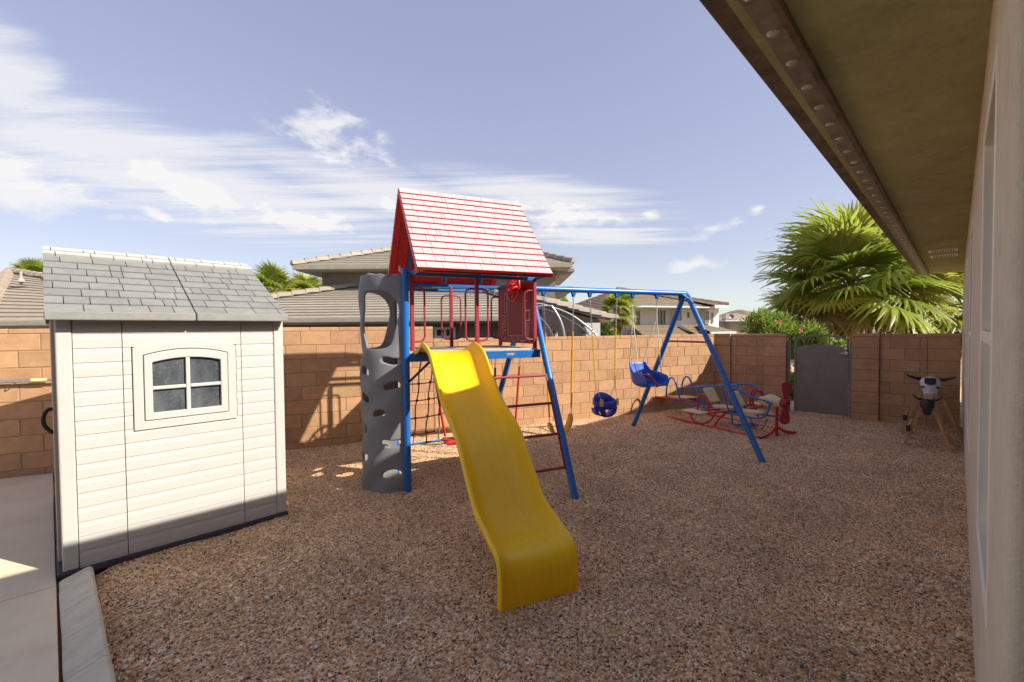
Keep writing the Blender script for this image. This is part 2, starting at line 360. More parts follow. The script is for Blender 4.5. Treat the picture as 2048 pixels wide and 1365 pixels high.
def yard_grid(name, x0, x1, y0, y1, st, keep, dz=0.0):
    nx, ny = int((x1 - x0) / st), int((y1 - y0) / st); idx = {}; vs = []; fs = []
    def vid(i, j):
        if (i, j) not in idx:
            x, y = x0 + i * st, y0 + j * st; idx[(i, j)] = len(vs); vs.append((x, y, gz(x, y) + dz))
        return idx[(i, j)]
    for i in range(nx):
        for j in range(ny):
            if keep(x0 + (i + .5) * st, y0 + (j + .5) * st): fs.append((vid(i, j), vid(i + 1, j), vid(i + 1, j + 1), vid(i, j + 1)))
    b = MB(); b.v = vs; b.f = fs
    return b
def in_yard(x, y): return TF.loc((x, y, 0)).y < 2.62 and HF.loc((x, y, 0)).x < 11
gb = yard_grid('gravel_bed', -11, 10, -6, 13, .1, in_yard)
bed = gb.build('gravel_bed', gravel_material('gravel_bed_mat', 62), smooth=True); tag(bed, kind='structure')
def near_grav(x, y):
    p = SF.loc((x, y, 0)); q = HF.loc((x, y, 0))
    if not in_yard(x, y) or y < .9 or y > 11: return False
    if GF.loc((x, y, 0)).y > .1: return False
    if abs(x) > 1.22 * y + .4 or q.y < -.10: return False
    if p.x < .10 and p.y < .02: return False
    if 0 < p.x < 1.46 and 0 < p.y < 2.1: return False
    if p.x < .02: return False
    return True
ng = yard_grid('gravel', -8, 8, .8, 11.2, .1, near_grav, .001)
grav = ng.build('gravel', None)
_da = grav.data.attributes.new('dens', 'FLOAT', 'POINT')
for _i, _v in enumerate(grav.data.vertices): _da.data[_i].value = 4200 if _v.co.y < 4.2 else max(1800, 4200 - (_v.co.y - 4.2) * 900)
tag(grav, 'loose brown and tan pea gravel covering the play yard', 'gravel', kind='stuff')
pm = bpy.data.materials.new('pebble'); pm.use_nodes = True
_nt = pm.node_tree; _b = _nt.nodes['Principled BSDF']; _at = _nt.nodes.new('ShaderNodeAttribute'); _at.attribute_type = 'INSTANCER'; _at.attribute_name = 'pcol'
_rp = _nt.nodes.new('ShaderNodeValToRGB'); _nt.links.new(_at.outputs['Fac'], _rp.inputs[0]); gravel_ramp(_rp)
patch_node(_nt, _rp.outputs[0], _b); _b.inputs['Roughness'].default_value = .8; _b.inputs['Specular IOR Level'].default_value = .3
gn = bpy.data.node_groups.new('pebbles', 'GeometryNodeTree')
gn.interface.new_socket('Geometry', in_out='INPUT', socket_type='NodeSocketGeometry'); gn.interface.new_socket('Geometry', in_out='OUTPUT', socket_type='NodeSocketGeometry')
def g(t): return gn.nodes.new(t)
gi, go = g('NodeGroupInput'), g('NodeGroupOutput')
dp = g('GeometryNodeDistributePointsOnFaces'); dp.inputs['Density'].default_value = 3200; dp.inputs['Seed'].default_value = 4
gn.links.new(gi.outputs[0], dp.inputs['Mesh'])
_na = g('GeometryNodeInputNamedAttribute'); _na.data_type = 'FLOAT'; _na.inputs['Name'].default_value = 'dens'; gn.links.new([o for o in _na.outputs if o.enabled][0], dp.inputs['Density'])
ico = g('GeometryNodeMeshIcoSphere'); ico.inputs['Radius'].default_value = .0070; ico.inputs['Subdivisions'].default_value = 2
sp = g('GeometryNodeSetPosition'); gn.links.new(ico.outputs[0], sp.inputs['Geometry'])
nz = g('ShaderNodeTexNoise'); nz.inputs['Scale'].default_value = 130; pos = g('GeometryNodeInputPosition'); gn.links.new(pos.outputs[0], nz.inputs['Vector'])
vm = g('ShaderNodeVectorMath'); vm.operation = 'MULTIPLY_ADD'; gn.links.new(nz.outputs['Color'], vm.inputs[0]); vm.inputs[1].default_value = (.008,) * 3; vm.inputs[2].default_value = (-.004,) * 3
gn.links.new(vm.outputs[0], sp.inputs['Offset'])
smt = g('GeometryNodeSetMaterial'); smt.inputs['Material'].default_value = pm; gn.links.new(sp.outputs[0], smt.inputs['Geometry'])
iop = g('GeometryNodeInstanceOnPoints'); gn.links.new(dp.outputs['Points'], iop.inputs['Points']); gn.links.new(smt.outputs[0], iop.inputs['Instance'])
rr_ = g('FunctionNodeRandomValue'); rr_.data_type = 'FLOAT_VECTOR'; rr_.inputs[0].default_value = (0, 0, 0); rr_.inputs[1].default_value = (6.28,) * 3
rs_ = g('FunctionNodeRandomValue'); rs_.data_type = 'FLOAT_VECTOR'; rs_.inputs[0].default_value = (.45, .4, .4); rs_.inputs[1].default_value = (1.2, 1.05, .9); rs_.inputs['Seed'].default_value = 3
gn.links.new(rr_.outputs[0], iop.inputs['Rotation']); gn.links.new(rs_.outputs[0], iop.inputs['Scale'])
sn = g('GeometryNodeStoreNamedAttribute'); sn.data_type = 'FLOAT'; sn.domain = 'INSTANCE'; sn.inputs['Name'].default_value = 'pcol'
rc_ = g('FunctionNodeRandomValue'); rc_.inputs['Seed'].default_value = 11
gn.links.new(iop.outputs[0], sn.inputs['Geometry'])
gn.links.new([o for o in rc_.outputs if o.enabled][0], [i for i in sn.inputs if i.name == 'Value' and i.enabled][0])
gn.links.new(sn.outputs[0], go.inputs[0])
gm = grav.modifiers.new('pebbles', 'NODES'); gm.node_group = gn

# land beyond the walls
lm = MB()
NL = 40
for i in range(NL + 1):
    for j in range(NL + 1):
        x, y = -2500 + 5000 * (i / NL), -500 + 4500 * (j / NL); lm.v.append((x, y, -1.15))
for i in range(NL):
    for j in range(NL):
        a = i * (NL + 1) + j; lm.f.append((a, a + NL + 1, a + NL + 2, a + 1))
tag(lm.build('land', land_m), kind='structure')
side = MB(); c = [HF.w(9.0, 8), HF.w(9.0, -.1), HF.w(24, -.1), HF.w(24, 8)]
for p in c: side.v.append((p.x, p.y, -.06))
side.f.append((0, 1, 2, 3)); tag(side.build('side_yard', gravel_material('side_gravel', 40)), kind='structure')

# concrete patio slab, soil strip
for k, (ya, yb) in enumerate(((-5, -.165), (-.155, 3.55))):
    b = MB(); b.box((-3.03, (ya + yb) / 2, -.04), (5.98, yb - ya, .12))
    o = b.build('patio_slab', conc_m, bevel=.006); o.location = SF.o; o.rotation_euler = (0, 0, R(SF.deg)); tag(o, kind='structure')
b = MB(); b.box((.02, -.8, -.055), (.2, 6.5, .06)); o = b.build('soil', dirt_m); o.location = SF.o; o.rotation_euler = (0, 0, R(SF.deg)); tag(o, kind='structure')
curb = empty('garden_curb', SF.w(.08, -.02), SF.deg, 'sloped grey concrete garden curb beside the patio slab', 'curb')
y = -.05
for k, ln in enumerate((.20, .33, .36, .42, .5, .6, .7)):
    b = MB(); prof = [(-.105, -.08), (-.105, .012), (-.085, .022), (-.02, .042), (.03, .062), (.052, .066), (.066, .056), (.072, .035), (.074, -.08)]
    n = len(prof); st = 7
    for s_ in range(st):
        yy = y - ln * s_ / (st - 1) + (.004 if s_ == st - 1 else 0); wob = .006 * mnoise.noise((0, yy * 3, k * .3))
        sh = 0 if not (k == 0 and s_ == 0) else -.01
        for (px, pz) in prof: b.v.append((px + wob, yy, pz + sh + .004 * mnoise.noise((px * 9, yy * 4, 2)))) 
    for s_ in range(st - 1):
        for i in range(n - 1): b.f.append((s_ * n + i, s_ * n + i + 1, (s_ + 1) * n + i + 1, (s_ + 1) * n + i))
    b.f.append(tuple(range(n))); b.f.append(tuple(reversed(range((st - 1) * n, st * n))))
    b.build('curb_section', curb_m, curb, smooth=True); y -= ln

# ================================================================== block walls
BL, BH, BT, GAP = .4064, .2032, .20, .007
def block_mesh(name, l, h, t, bev=.006):
    bm = bmesh.new(); bmesh.ops.create_cube(bm, size=1.0); bmesh.ops.scale(bm, vec=(l, t, h), verts=bm.verts)
    bmesh.ops.bevel(bm, geom=bm.edges[:], offset=bev, segments=1, affect='EDGES')
    me = bpy.data.meshes.new(name); bm.to_mesh(me); bm.free(); me.materials.append(block_m); return me
ME_BLOCK = block_mesh('block', BL - GAP, BH - GAP, BT)
ME_CAP = block_mesh('cap_block', BL - GAP, .058, BT + .0)
ME_PIER = block_mesh('pier_block', BL - .004, BH - GAP, BT + .05)
ME_PCAP = block_mesh('pier_cap', BL + .012, .058, BT + .07)
def put(me, name, parent, loc, sx_=1.0):
    o = bpy.data.objects.new(name, me); COL.objects.link(o); o.parent = parent; o.location = loc; o.scale = (sx_, 1, 1)
    o.location = (loc[0], loc[1] + random.uniform(-.0018, .0018), loc[2]); return o
def wall_run(parent, a, b, ztop, courses, off, flip=0):
    core = MB(); zb = ztop - .062 - courses * BH
    core.box(((a + b) / 2, BT / 2, (ztop - .012 + zb) / 2), (b - a - .008, BT - .010, ztop - .012 - zb - .004)); core.build('mortar', mortar_m, parent)
    for c_ in range(courses):
        zc_ = ztop - .062 - (c_ + .5) * BH; o_ = off + (BL / 2 if (c_ + flip) % 2 else 0)
        k = math.floor((a - o_) / BL); x = o_ + k * BL
        while x < b - .02:
            l, r_ = max(x, a), min(x + BL, b)
            if r_ - l > .03: put(ME_BLOCK, 'block', parent, ((l + r_) / 2, BT / 2, zc_), (r_ - l - GAP) / (BL - GAP))
            x += BL
    x = off + BL * .3 + BL * math.floor((a - off - BL * .3) / BL)
    while x < b - .02:
        l, r_ = max(x, a), min(x + BL, b)
        if r_ - l > .03: put(ME_CAP, 'cap_block', parent, ((l + r_) / 2, BT / 2, ztop - .031), (r_ - l - GAP) / (BL - GAP))
        x += BL
w_ = empty('block_wall', TF.w(0, 2.502), TF.deg, 'long tan concrete block wall behind the shed and play set, sunlit', 'wall')
wall_run(w_, -5.6, .95, 1.787, 9, -.216)
wall_run(w_, .95, 7.32, 1.586, 8, 3.40, 0)
def pier(parent, x0, x1, ztop, y=-.05, courses=8):
    for c_ in range(courses): put(ME_PIER, 'pier_block', parent, ((x0 + x1) / 2, y + (BT + .05) / 2, ztop - .062 - (c_ + .5) * BH), (x1 - x0) / BL)
    put(ME_PCAP, 'pier_cap', parent, ((x0 + x1) / 2, y + (BT + .05) / 2, ztop - .031), (x1 - x0 + .012) / (BL + .012))
    core = MB(); core.box(((x0 + x1) / 2, y + .125, ztop / 2 - .1), (x1 - x0 - .02, .235, ztop + .1)); core.build('mortar', mortar_m, parent)
w1 = empty('block_wall', GF.w(0, 0), GF.deg, 'short brown block wall with two piers left of the metal gate', 'wall')
pier(w1, -3.143, -2.744, 1.592); wall_run(w1, -2.744, -2.065, 1.586, 8, -2.63); pier(w1, -2.065, -1.66, 1.592)
w2 = empty('block_wall', GF.w(0, 0), GF.deg, 'brown block wall with piers right of the gate, behind the bull head dummies', 'wall')
pier(w2, -.578, -.175, 1.600); wall_run(w2, -.175, .47, 1.594, 8, -.235, 1); pier(w2, .47, .875, 1.600, -.02)

# ---- gate
gate = empty('metal_gate', GF.w(-1.08, .03), GF.deg, 'dark bronze metal gate with solid panel and arched barred top', 'gate')
GW = .45
def arch_z(x, side, rise): return side + rise * (1 - (x / GW) ** 2)
b = MB(); n = 20
pan = [(-GW + .02 + (2 * GW - .04) * i / n, 0) for i in range(n + 1)]
poly = [(x, arch_z(x, 1.305, .075)) for x, _ in pan][::-1] + [(-GW + .02, .03), (GW - .02, .03)]
b.prism(poly, -.006, .006); b.build('panel', gateg_m, gate)
b = MB()
for s_ in (-1, 1): b.box((s_ * (GW - .018), 0, .755), (.036, .04, 1.47))
pts = [(-GW + 2 * GW * i / n, 0, arch_z(-GW + 2 * GW * i / n, 1.475, .085)) for i in range(n + 1)]
for p, q in zip(pts, pts[1:]): b.bar(p, q, .04, .036)
b.box((0, .012, .045), (.86, .03, .04)); b.build('gate_frame', gateg_m, gate, bevel=.003)
for i, x in enumerate((-.285, -.142, 0, .142, .285)):
    b = MB(); z0, z1 = arch_z(x, 1.305, .075), arch_z(x, 1.475, .085); b.cyl((x, 0, z0 - .02), (x, 0, z1), .008, 8)
    if i in (0, 4): b.lathe([(.008, -.03), (.022, -.012), (.022, .012), (.008, .03)], 10, Matrix.Translation((x, 0, (z0 + z1) / 2 - .02)))
    b.build('bar', gateg_m, gate, smooth=True)
for x, h in ((-.545, 1.45), (.485, 1.45)):
    b = MB(); b.box((x, .0, h / 2 - .05), (.05, .05, h + .1)); b.build('post', gateg_m, gate, bevel=.003)
b = MB(); b.box((.40, -.012, 1.25), (.09, .016, .20)); b.build('lock_plate', gateg_m, gate, bevel=.003)
b = MB(); b.lathe([(.0, .022), (.024, .022), (.028, .012), (.028, 0)], 18, Matrix.Translation((.405, -.02, 1.315)) @ Matrix.Rotation(R(90), 4, 'X')); b.build('deadbolt', chrome_m, gate, smooth=True)
b = MB(); b.lathe([(.0, .02), (.03, .02), (.03, 0)], 18, Matrix.Translation((.405, -.022, 1.225)) @ Matrix.Rotation(R(90), 4, 'X'))
b.tube([(.405, -.03, 1.225), (.405, -.062, 1.225), (.38, -.068, 1.222), (.31, -.066, 1.216)], [.011, .011, .011, .007], 10); b.build('handle', chrome_m, gate, smooth=True)
rv = MB(); rv.lathe([(0, .004), (.006, .002), (.006, -.002)], 8, Matrix.Rotation(R(90), 4, 'X')); rv0 = None
for (x, z) in [(-.44, 1.25), (-.44, .95), (-.44, .65), (-.44, .35), (.44, 1.1), (.44, .8), (.44, .5), (.44, .25), (0, 1.12), (0, .85), (0, .55), (0, .28), (-.25, 1.33), (.13, 1.36), (.3, 1.31)]:
    if rv0 is None: rv0 = rv.build('rivet', chrome_m, gate); rv0.location = (x, -.008 - (.016 if abs(x) > .4 else 0), z)
    else: copy_obj(rv0, gate, (x, -.008 - (.016 if abs(x) > .4 else 0), z))

# ================================================================== own house (right)
def wall_open(b, x0, x1, z0, z1, y, ops, dep_):
    xs = sorted({x0, x1} | {o[0] for o in ops} | {o[1] for o in ops}); zs = sorted({z0, z1} | {o[2] for o in ops} | {o[3] for o in ops})
    for i in range(len(xs) - 1):
        for j in range(len(zs) - 1):
            xm, zm = (xs[i] + xs[i + 1]) / 2, (zs[j] + zs[j + 1]) / 2
            if any(o[0] < xm < o[1] and o[2] < zm < o[3] for o in ops): continue
            b.add([(xs[i], y, zs[j]), (xs[i + 1], y, zs[j]), (xs[i + 1], y, zs[j + 1]), (xs[i], y, zs[j + 1])], [(0, 1, 2, 3)])
    for (a, c_, d, e) in ops:
        y2 = y + dep_
        for q in ([(a, y, d), (a, y2, d), (a, y2, e), (a, y, e)], [(c_, y, d), (c_, y2, d), (c_, y2, e), (c_, y, e)], [(a, y, d), (c_, y, d), (c_, y2, d), (a, y2, d)], [(a, y, e), (c_, y, e), (c_, y2, e), (a, y2, e)]):
            b.add(q, [(0, 1, 2, 3)])
HY = -.083; HX0, HX1 = 1.50, 14.9; SZ = 2.98; EF = 14.95
house = empty('house', HF.w(0, 0), HF.deg, 'taupe stucco house wall and broad eave along the right edge', 'house')
WIN = [(2.2, 3.3, .70, 2.66), (5.35, 6.45, .66, 2.64), (8.3, 9.3, .9, 2.6)]
b = MB(); r_ = .03                                         # rounded near corner
wall_open(b, HX0 + r_, HX1, -.3, SZ + .02, HY, WIN, -.10)
for k in range(6):
    a0, a1 = R(90 + 15 * k), R(105 + 15 * k); cx, cy = HX0 + r_, HY - r_
    b.add([(cx + r_ * math.cos(a0), cy + r_ * math.sin(a0), -.3), (cx + r_ * math.cos(a1), cy + r_ * math.sin(a1), -.3), (cx + r_ * math.cos(a1), cy + r_ * math.sin(a1), SZ + .02), (cx + r_ * math.cos(a0), cy + r_ * math.sin(a0), SZ + .02)], [(0, 1, 2, 3)])
b.add([(HX0, HY - r_, -.3), (HX0, -3.2, -.3), (HX0, -3.2, SZ + .02), (HX0, HY - r_, SZ + .02)], [(0, 1, 2, 3)])
for q in ([(-.85, -3.2), (HX0, -3.2)], [(-.85, -3.2), (-.85, HY - .35)], [(-7, HY - .35), (-.85, HY - .35)], [(-7, HY), (-7, -9)]): b.add([(*q[0], -.3), (*q[1], -.3), (*q[1], SZ + .02), (*q[0], SZ + .02)], [(0, 1, 2, 3)])  # unseen patio walls, added to darken the near corner and block stray sun
b.add([(HX1, HY, -.3), (HX1, -9, -.3), (HX1, -9, SZ + .02), (HX1, HY, SZ + .02)], [(0, 1, 2, 3)])
b.add([(-7, -9, -.3), (HX1, -9, -.3), (HX1, -9, SZ + .02), (-7, -9, SZ + .02)], [(0, 1, 2, 3)])
o = b.build('wall', stucco_m, house, smooth=True)
LX, CX = EF + 7.2, (EF - 7.2) / 2
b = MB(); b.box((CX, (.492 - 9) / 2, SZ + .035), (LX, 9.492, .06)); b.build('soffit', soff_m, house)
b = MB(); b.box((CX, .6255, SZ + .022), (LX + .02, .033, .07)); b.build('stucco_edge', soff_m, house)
b = MB(); b.box((CX, .683, SZ + .062), (LX + .1, .08, .124)); b.build('fascia', fasc_m, house, bevel=.006)
roof = MB(); rz = .34
roof.prism([(.73, SZ + .126), (.73, SZ + .20), (-4.4, SZ + .20 + 5.1 * rz), (-9.6, SZ + .20), (-9.6, SZ + .12), (-4.4, SZ + .09 + 5.1 * rz)], -7.4, EF + .1, ax=0)
roof.build('roof', ntile_m, house)
trk = MB(); trk.box((CX, .5645, SZ - .008), (LX, .087, .026)); trk_o = trk.build('light_track', track_m, house, bevel=.003)
b = MB(); b.box((CX, .506, SZ - .013), (LX, .026, .036)); b.build('track_lip', fasc_m, house, bevel=.002)
bulb_m = mat('bulb_glass', (.60, .54, .44), .15, (.40, .35, .28), 60, .6, spec=.9)
bb = MB(); bb.lathe([(.026, .004), (.026, -.002), (.021, -.008), (.012, -.012), (0, -.013)], 8)
b0 = bb.build('bulb', bulb_m, trk_o)
x = .35; first = True
while x < EF - .1:
    p = (x, .5645, SZ - .022)
    if first: b0.location = p; first = False
    else: copy_obj(b0, trk_o, p)
    x += .30
for (xa, xb) in ((10.3, 10.6), (11.05, 11.4)):
    v = MB(); v.box(((xa + xb) / 2, .19, SZ + .0), (xb - xa, .36, .02)); vo_ = v.build('vent', vent_m, house, bevel=.003)
    for k in range(9):
        s_ = MB(); s_.box(((xa + xb) / 2, .06 + k * .032, SZ - .0115), ((xb - xa) * .62, .014, .004)); s_.build('slot', dark_m, vo_)
for i, (a, c_, d, e) in enumerate(WIN):
    wv = MB(); fw = .05; yf = HY - .033
    for (p, q) in (((a + fw / 2, 0, (d + e) / 2), (fw, .07, e - d)), ((c_ - fw / 2, 0, (d + e) / 2), (fw, .07, e - d)), (((a + c_) / 2, 0, d + fw / 2), (c_ - a - 2 * fw, .07, fw)), (((a + c_) / 2, 0, e - fw / 2), (c_ - a - 2 * fw, .07, fw))):
        wv.box((p[0], yf, p[2]), q)
    wo_ = wv.build('window', vinyl_m, house, bevel=.005)
    m_ = MB(); m_.box(((a + c_) / 2, yf + .004, (d + e) / 2), (c_ - a - 2 * fw, .06, .05)); m_.build('meeting_rail', vinyl_m, wo_, bevel=.004)
    for (z0_, z1_, dy) in ((d + fw, (d + e) / 2 - .025, -.022), ((d + e) / 2 + .025, e - fw, -.03)):
        s_ = MB(); sw = .03
        s_.box((a + fw + sw / 2, yf + dy, (z0_ + z1_) / 2), (sw, .03, z1_ - z0_)); s_.box((c_ - fw - sw / 2, yf + dy, (z0_ + z1_) / 2), (sw, .03, z1_ - z0_))
        s_.box(((a + c_) / 2, yf + dy, z0_ + sw / 2), (c_ - a - 2 * fw - 2 * sw, .03, sw)); s_.box(((a + c_) / 2, yf + dy, z1_ - sw / 2), (c_ - a - 2 * fw - 2 * sw, .03, sw)); s_.build('sash', vinyl_m, wo_)
        gq = MB(); gq.box(((a + c_) / 2, yf + dy - .004, (z0_ + z1_) / 2), (c_ - a - 2 * fw - 2 * sw, .006, z1_ - z0_ - 2 * sw)); gq.build('pane', glass_m, wo_)
    s_ = MB(); s_.box(((a + c_) / 2, HY - .012, d + .010), (c_ - a - .004, .03, .016)); s_.build('sill', vinyl_m, wo_, bevel=.004)

# ================================================================== shed
shed = empty('garden_shed', SF.w(0, 0), SF.deg, 'cream plastic garden shed with grey shingle roof and arched window', 'shed')
SW, SD, SB, ST = 1.495, 2.13, .035, 1.862
b = MB(); b.box((SW / 2 - .012, SD / 2, .012), (SW + .045, SD + .045, .046)); b.build('floor_base', shed_dark, shed, bevel=.008)
b = MB(); b.box((.03, .06, -.03), (.1, .1, .05)); b.box((.2, .08, -.03), (.16, .12, .05)); b.build('footing', mat('footing_wood', (.16, .085, .04), .9, (.1, .05, .025), 9, .5), shed)
b = MB(); b.box((SW / 2, SD / 2 + .01, (SB + ST) / 2), (SW - .03, SD - .03, ST - SB))
b.build('wall_core', shed_m, shed)
# gable ends above the eave
RZ, RY = 2.455, 1.065
for xg in (.018, SW - .018):
    b = MB(); b.prism([(.02, ST), (SD - .02, ST), (RY, RZ - .05)], xg - .008, xg + .008, ax=0); b.build('gable', shed_m, shed)
for (xa, xb, ya, yb) in ((-.006, .080, -.012, .07), (1.412, SW + .002, -.012, .07)):
    b = MB(); b.box(((xa + xb) / 2, (ya + yb) / 2, (SB + ST) / 2), (xb - xa, yb - ya, ST - SB)); b.build('corner_post', shed_m, shed, bevel=.012, seg=3)
def plank(xa, xb, z0, z1, face=0):
    b = MB(); y0 = .004
    prof = [(.016, z0 + .002), (-.0055, z0 + .002), (-.0060, z0 + (z1 - z0) * .62), (-.0025, z0 + (z1 - z0) * .84), (-.0018, z1 - .0006), (.016, z1 - .0006)]
    n = len(prof); vs = [(xa + .0015, p[0], p[1]) for p in prof] + [(xb - .0015, p[0], p[1]) for p in prof]
    b.add(vs, [tuple(range(n)), tuple(reversed(range(n, 2 * n)))] + [(i, (i + 1) % n, (i + 1) % n + n, i + n) for i in range(n)])
    return b.build('siding_plank', shed_m, shed)
rowh = .1045; zt = ST - .035
WX0, WX1, WZ0, WZ1 = .408, 1.103, .975, 1.612
k = 0
b = MB(); b.box((SW / 2, .006, ST - .017), (SW - .17, .02, .03)); b.build('top_trim', shed_m, shed)
while zt - rowh * k > SB + .01:
    z1 = zt - rowh * k; z0 = max(z1 - rowh, SB)
    plank(.082, .351, z0, z1); plank(1.148, 1.410, z0, z1)
    if z1 < WZ0 + .055 or z0 > WZ1 - .05: plank(.353, 1.146, z0, z1)
    else: plank(.353, WX0 - .004, z0, z1); plank(WX1 + .004, 1.146, z0, z1)
    k += 1
def archpoly(x0, x1, z0, z1, rise, n=14):
    xm, hw = (x0 + x1) / 2, (x1 - x0) / 2
    return [(x0, z0), (x1, z0)] + [(x1 - (x1 - x0) * i / n, z1 + rise * (1 - ((x1 - (x1 - x0) * i / n - xm) / hw) ** 2)) for i in range(n + 1)]
def ring(b, po, pi, y0, y1):
    n = len(po); vs = []
    for y in (y0, y1):
        vs += [(p[0], y, p[1]) for p in po]; vs += [(p[0], y, p[1]) for p in pi]
    fs = []
    for i in range(n):
        j = (i + 1) % n
        fs += [(i, j, n + j, n + i), (2 * n + i, 3 * n + i, 3 * n + j, 2 * n + j), (i, 2 * n + i, 2 * n + j, j), (n + i, n + j, 3 * n + j, 3 * n + i)]
    b.add(vs, fs)
win = MB(); ring(win, archpoly(WX0, WX1, WZ0, WZ1, .055), archpoly(WX0 + .062, WX1 - .062, WZ0 + .066, WZ1 - .058, .045), -.016, .014)
wo_ = win.build('window', shed_m, shed, bevel=.005, seg=3)
f2 = MB(); ring(f2, archpoly(WX0 + .066, WX1 - .066, WZ0 + .070, WZ1 - .062, .044), archpoly(WX0 + .118, WX1 - .118, WZ0 + .125, WZ1 - .118, .032), -.024, .012); f2.build('frame', shed_m, wo_, bevel=.007, seg=3)
px0, px1, pz0, pz1 = WX0 + .112, WX1 - .112, WZ0 + .119, WZ1 - .100
b = MB(); b.box(((px0 + px1) / 2, -.008, (pz0 + pz1) / 2), (.030, .024, pz1 - pz0 + .03)); b.build('mullion', shed_m, wo_, bevel=.006)
for s_ in (0, 1):
    xa, xb = (px0, (px0 + px1) / 2 - .015) if s_ == 0 else ((px0 + px1) / 2 + .015, px1)
    b = MB(); b.box(((xa + xb) / 2, -.008, (pz0 + pz1) / 2 - .01), (xb - xa, .022, .028)); b.build('muntin', shed_m, wo_, bevel=.006)
    for (za, zb) in ((pz0, (pz0 + pz1) / 2 - .024), ((pz0 + pz1) / 2 + .004, pz1 + .035)):
        b = MB(); nn = 8
        for i in range(nn + 1):
            for j in range(nn + 1):
                X, Z = xa + (xb - xa) * i / nn, za + (zb - za) * j / nn
                b.v.append((X, .004 + .004 * mnoise.noise((X * 7, Z * 7, s_ * 3)), Z))
        for i in range(nn):
            for j in range(nn): a = i * (nn + 1) + j; b.f.append((a, a + nn + 1, a + nn + 2, a + 1))
        b.build('pane', shedglass_m, wo_, smooth=True)
# roof: two panels per slope plus shingles
for side_ in (0, 1):
    ye, ze = (-.11, 1.868) if side_ == 0 else (SD + .11, 1.868)
    dirv = Vector((0, RY - ye, RZ - ze)); ln = dirv.length; dirv.normalize(); nrm = Vector((0, -dirv.z, dirv.y)) if side_ == 0 else Vector((0, dirv.z, dirv.y))
    if nrm.z < 0: nrm = -nrm
    pn = MB(); A = Vector((0, ye, ze))
    vs = []
    for X in (-.052, 1.502):
        for t, hgt in ((0, 0), (ln, 0), (ln, -.05), (0, -.05)): p = A + dirv * t + nrm * hgt; vs.append((X, p.y, p.z))
    pn.add(vs, [(0, 1, 2, 3), (7, 6, 5, 4), (0, 4, 5, 1), (1, 5, 6, 2), (2, 6, 7, 3), (3, 7, 4, 0)])
    po = pn.build('roof_panel', shed_dark if False else mat('shed_joint', (.07, .066, .058), .8), shed)
    lip = MB()
    for (xa, xb) in ((-.055, .800), (.806, 1.505)): lip.box(((xa + xb) / 2, ye + (-.004 if side_ == 0 else .004), ze - .018), (xb - xa, .026, .062))
    lip.build('eave_lip', shing_m, shed, bevel=.008)
    rows = 8; rh = (ln - .19) / rows
    rnd = random.Random(5 + side_)
    for rw in range(rows + 2):
        ridge = rw >= rows
        t0 = rw * rh if not ridge else ln - .19 + (rw - rows) * .095; t1 = t0 + (rh if not ridge else .095)
        for (xa, xb) in ((-.055, .801), (.806, 1.505)):
            X = xa
            while X < xb - .001:
                wd = rnd.choice((.075, .14, .15, .2, .2, .22)) if not (X == xa and rw % 2) else rnd.choice((.05, .1))
                X2 = min(X + wd, xb)
                if xb - X2 < .04: X2 = xb
                s_ = MB(); vs = []
                h0, h1 = (.014, .006) if not ridge else (.026, .018)
                e0 = -.012 if rw == 0 else .002
                for (XX) in (X + .0028, X2 - .0028):
                    for t, hgt in ((t0 + e0, h0), (t1 - .002, h1), (t1 - .002, -.004), (t0 + e0, -.004)): p = A + dirv * t + nrm * hgt; vs.append((XX, p.y, p.z))
                s_.add(vs, [(0, 1, 2, 3), (7, 6, 5, 4), (0, 4, 5, 1), (1, 5, 6, 2), (2, 6, 7, 3), (3, 7, 4, 0)])
                s_.build('shingle' if not ridge else 'ridge_shingle', shing_m if not ridge else ridge_lit_m, po)
                X = X2
# left (door) end
for (ya, yb) in ((.16, 1.06), (1.07, 1.97)):
    b = MB(); b.box((-.012, (ya + yb) / 2, (SB + ST) / 2), (.03, yb - ya, ST - SB - .05)); d_ = b.build('door', mat('shed_door', (.42, .35, .27), .5, (.38, .31, .24), 5, .4), shed, bevel=.008)
    if ya < 1:
        b = MB(); b.tube(smooth_path([(-.02, .30, 1.16), (-.05, .30, 1.165), (-.075, .30, 1.12), (-.075, .30, 1.06), (-.05, .30, 1.01), (-.02, .30, .985)], 5), .014, 8); b.build('handle', dblack, d_, smooth=True)

# ================================================================== play set
play = empty('play_set', TF.w(0, 0), TF.deg, 'blue, red and yellow metal swing set with roofed tower and wavy slide', 'play set')
def pt_(name, b, m, smooth=True, bevel=0, parent=None, seg=2): return b.build(name, m, parent or play, smooth=smooth, bevel=bevel, seg=seg)
DK = 1.485; DW = 1.58; DD = 1.13
# tower posts on the climbing side
for d in (0, .68):
    b = MB(); b.cyl((0, d, -.1), (0, d, 2.36), .038, 20); b.lathe([(.040, 0), (.040, .014), (.02, .024), (0, .026)], 20, Matrix.Translation((0, d, 2.36))); o = pt_('post', b, blue_m)
b = MB(); b.cyl((0, 1.13, -.1), (0, 1.13, 1.45), .032, 16); pt_('post', b, blue_m)
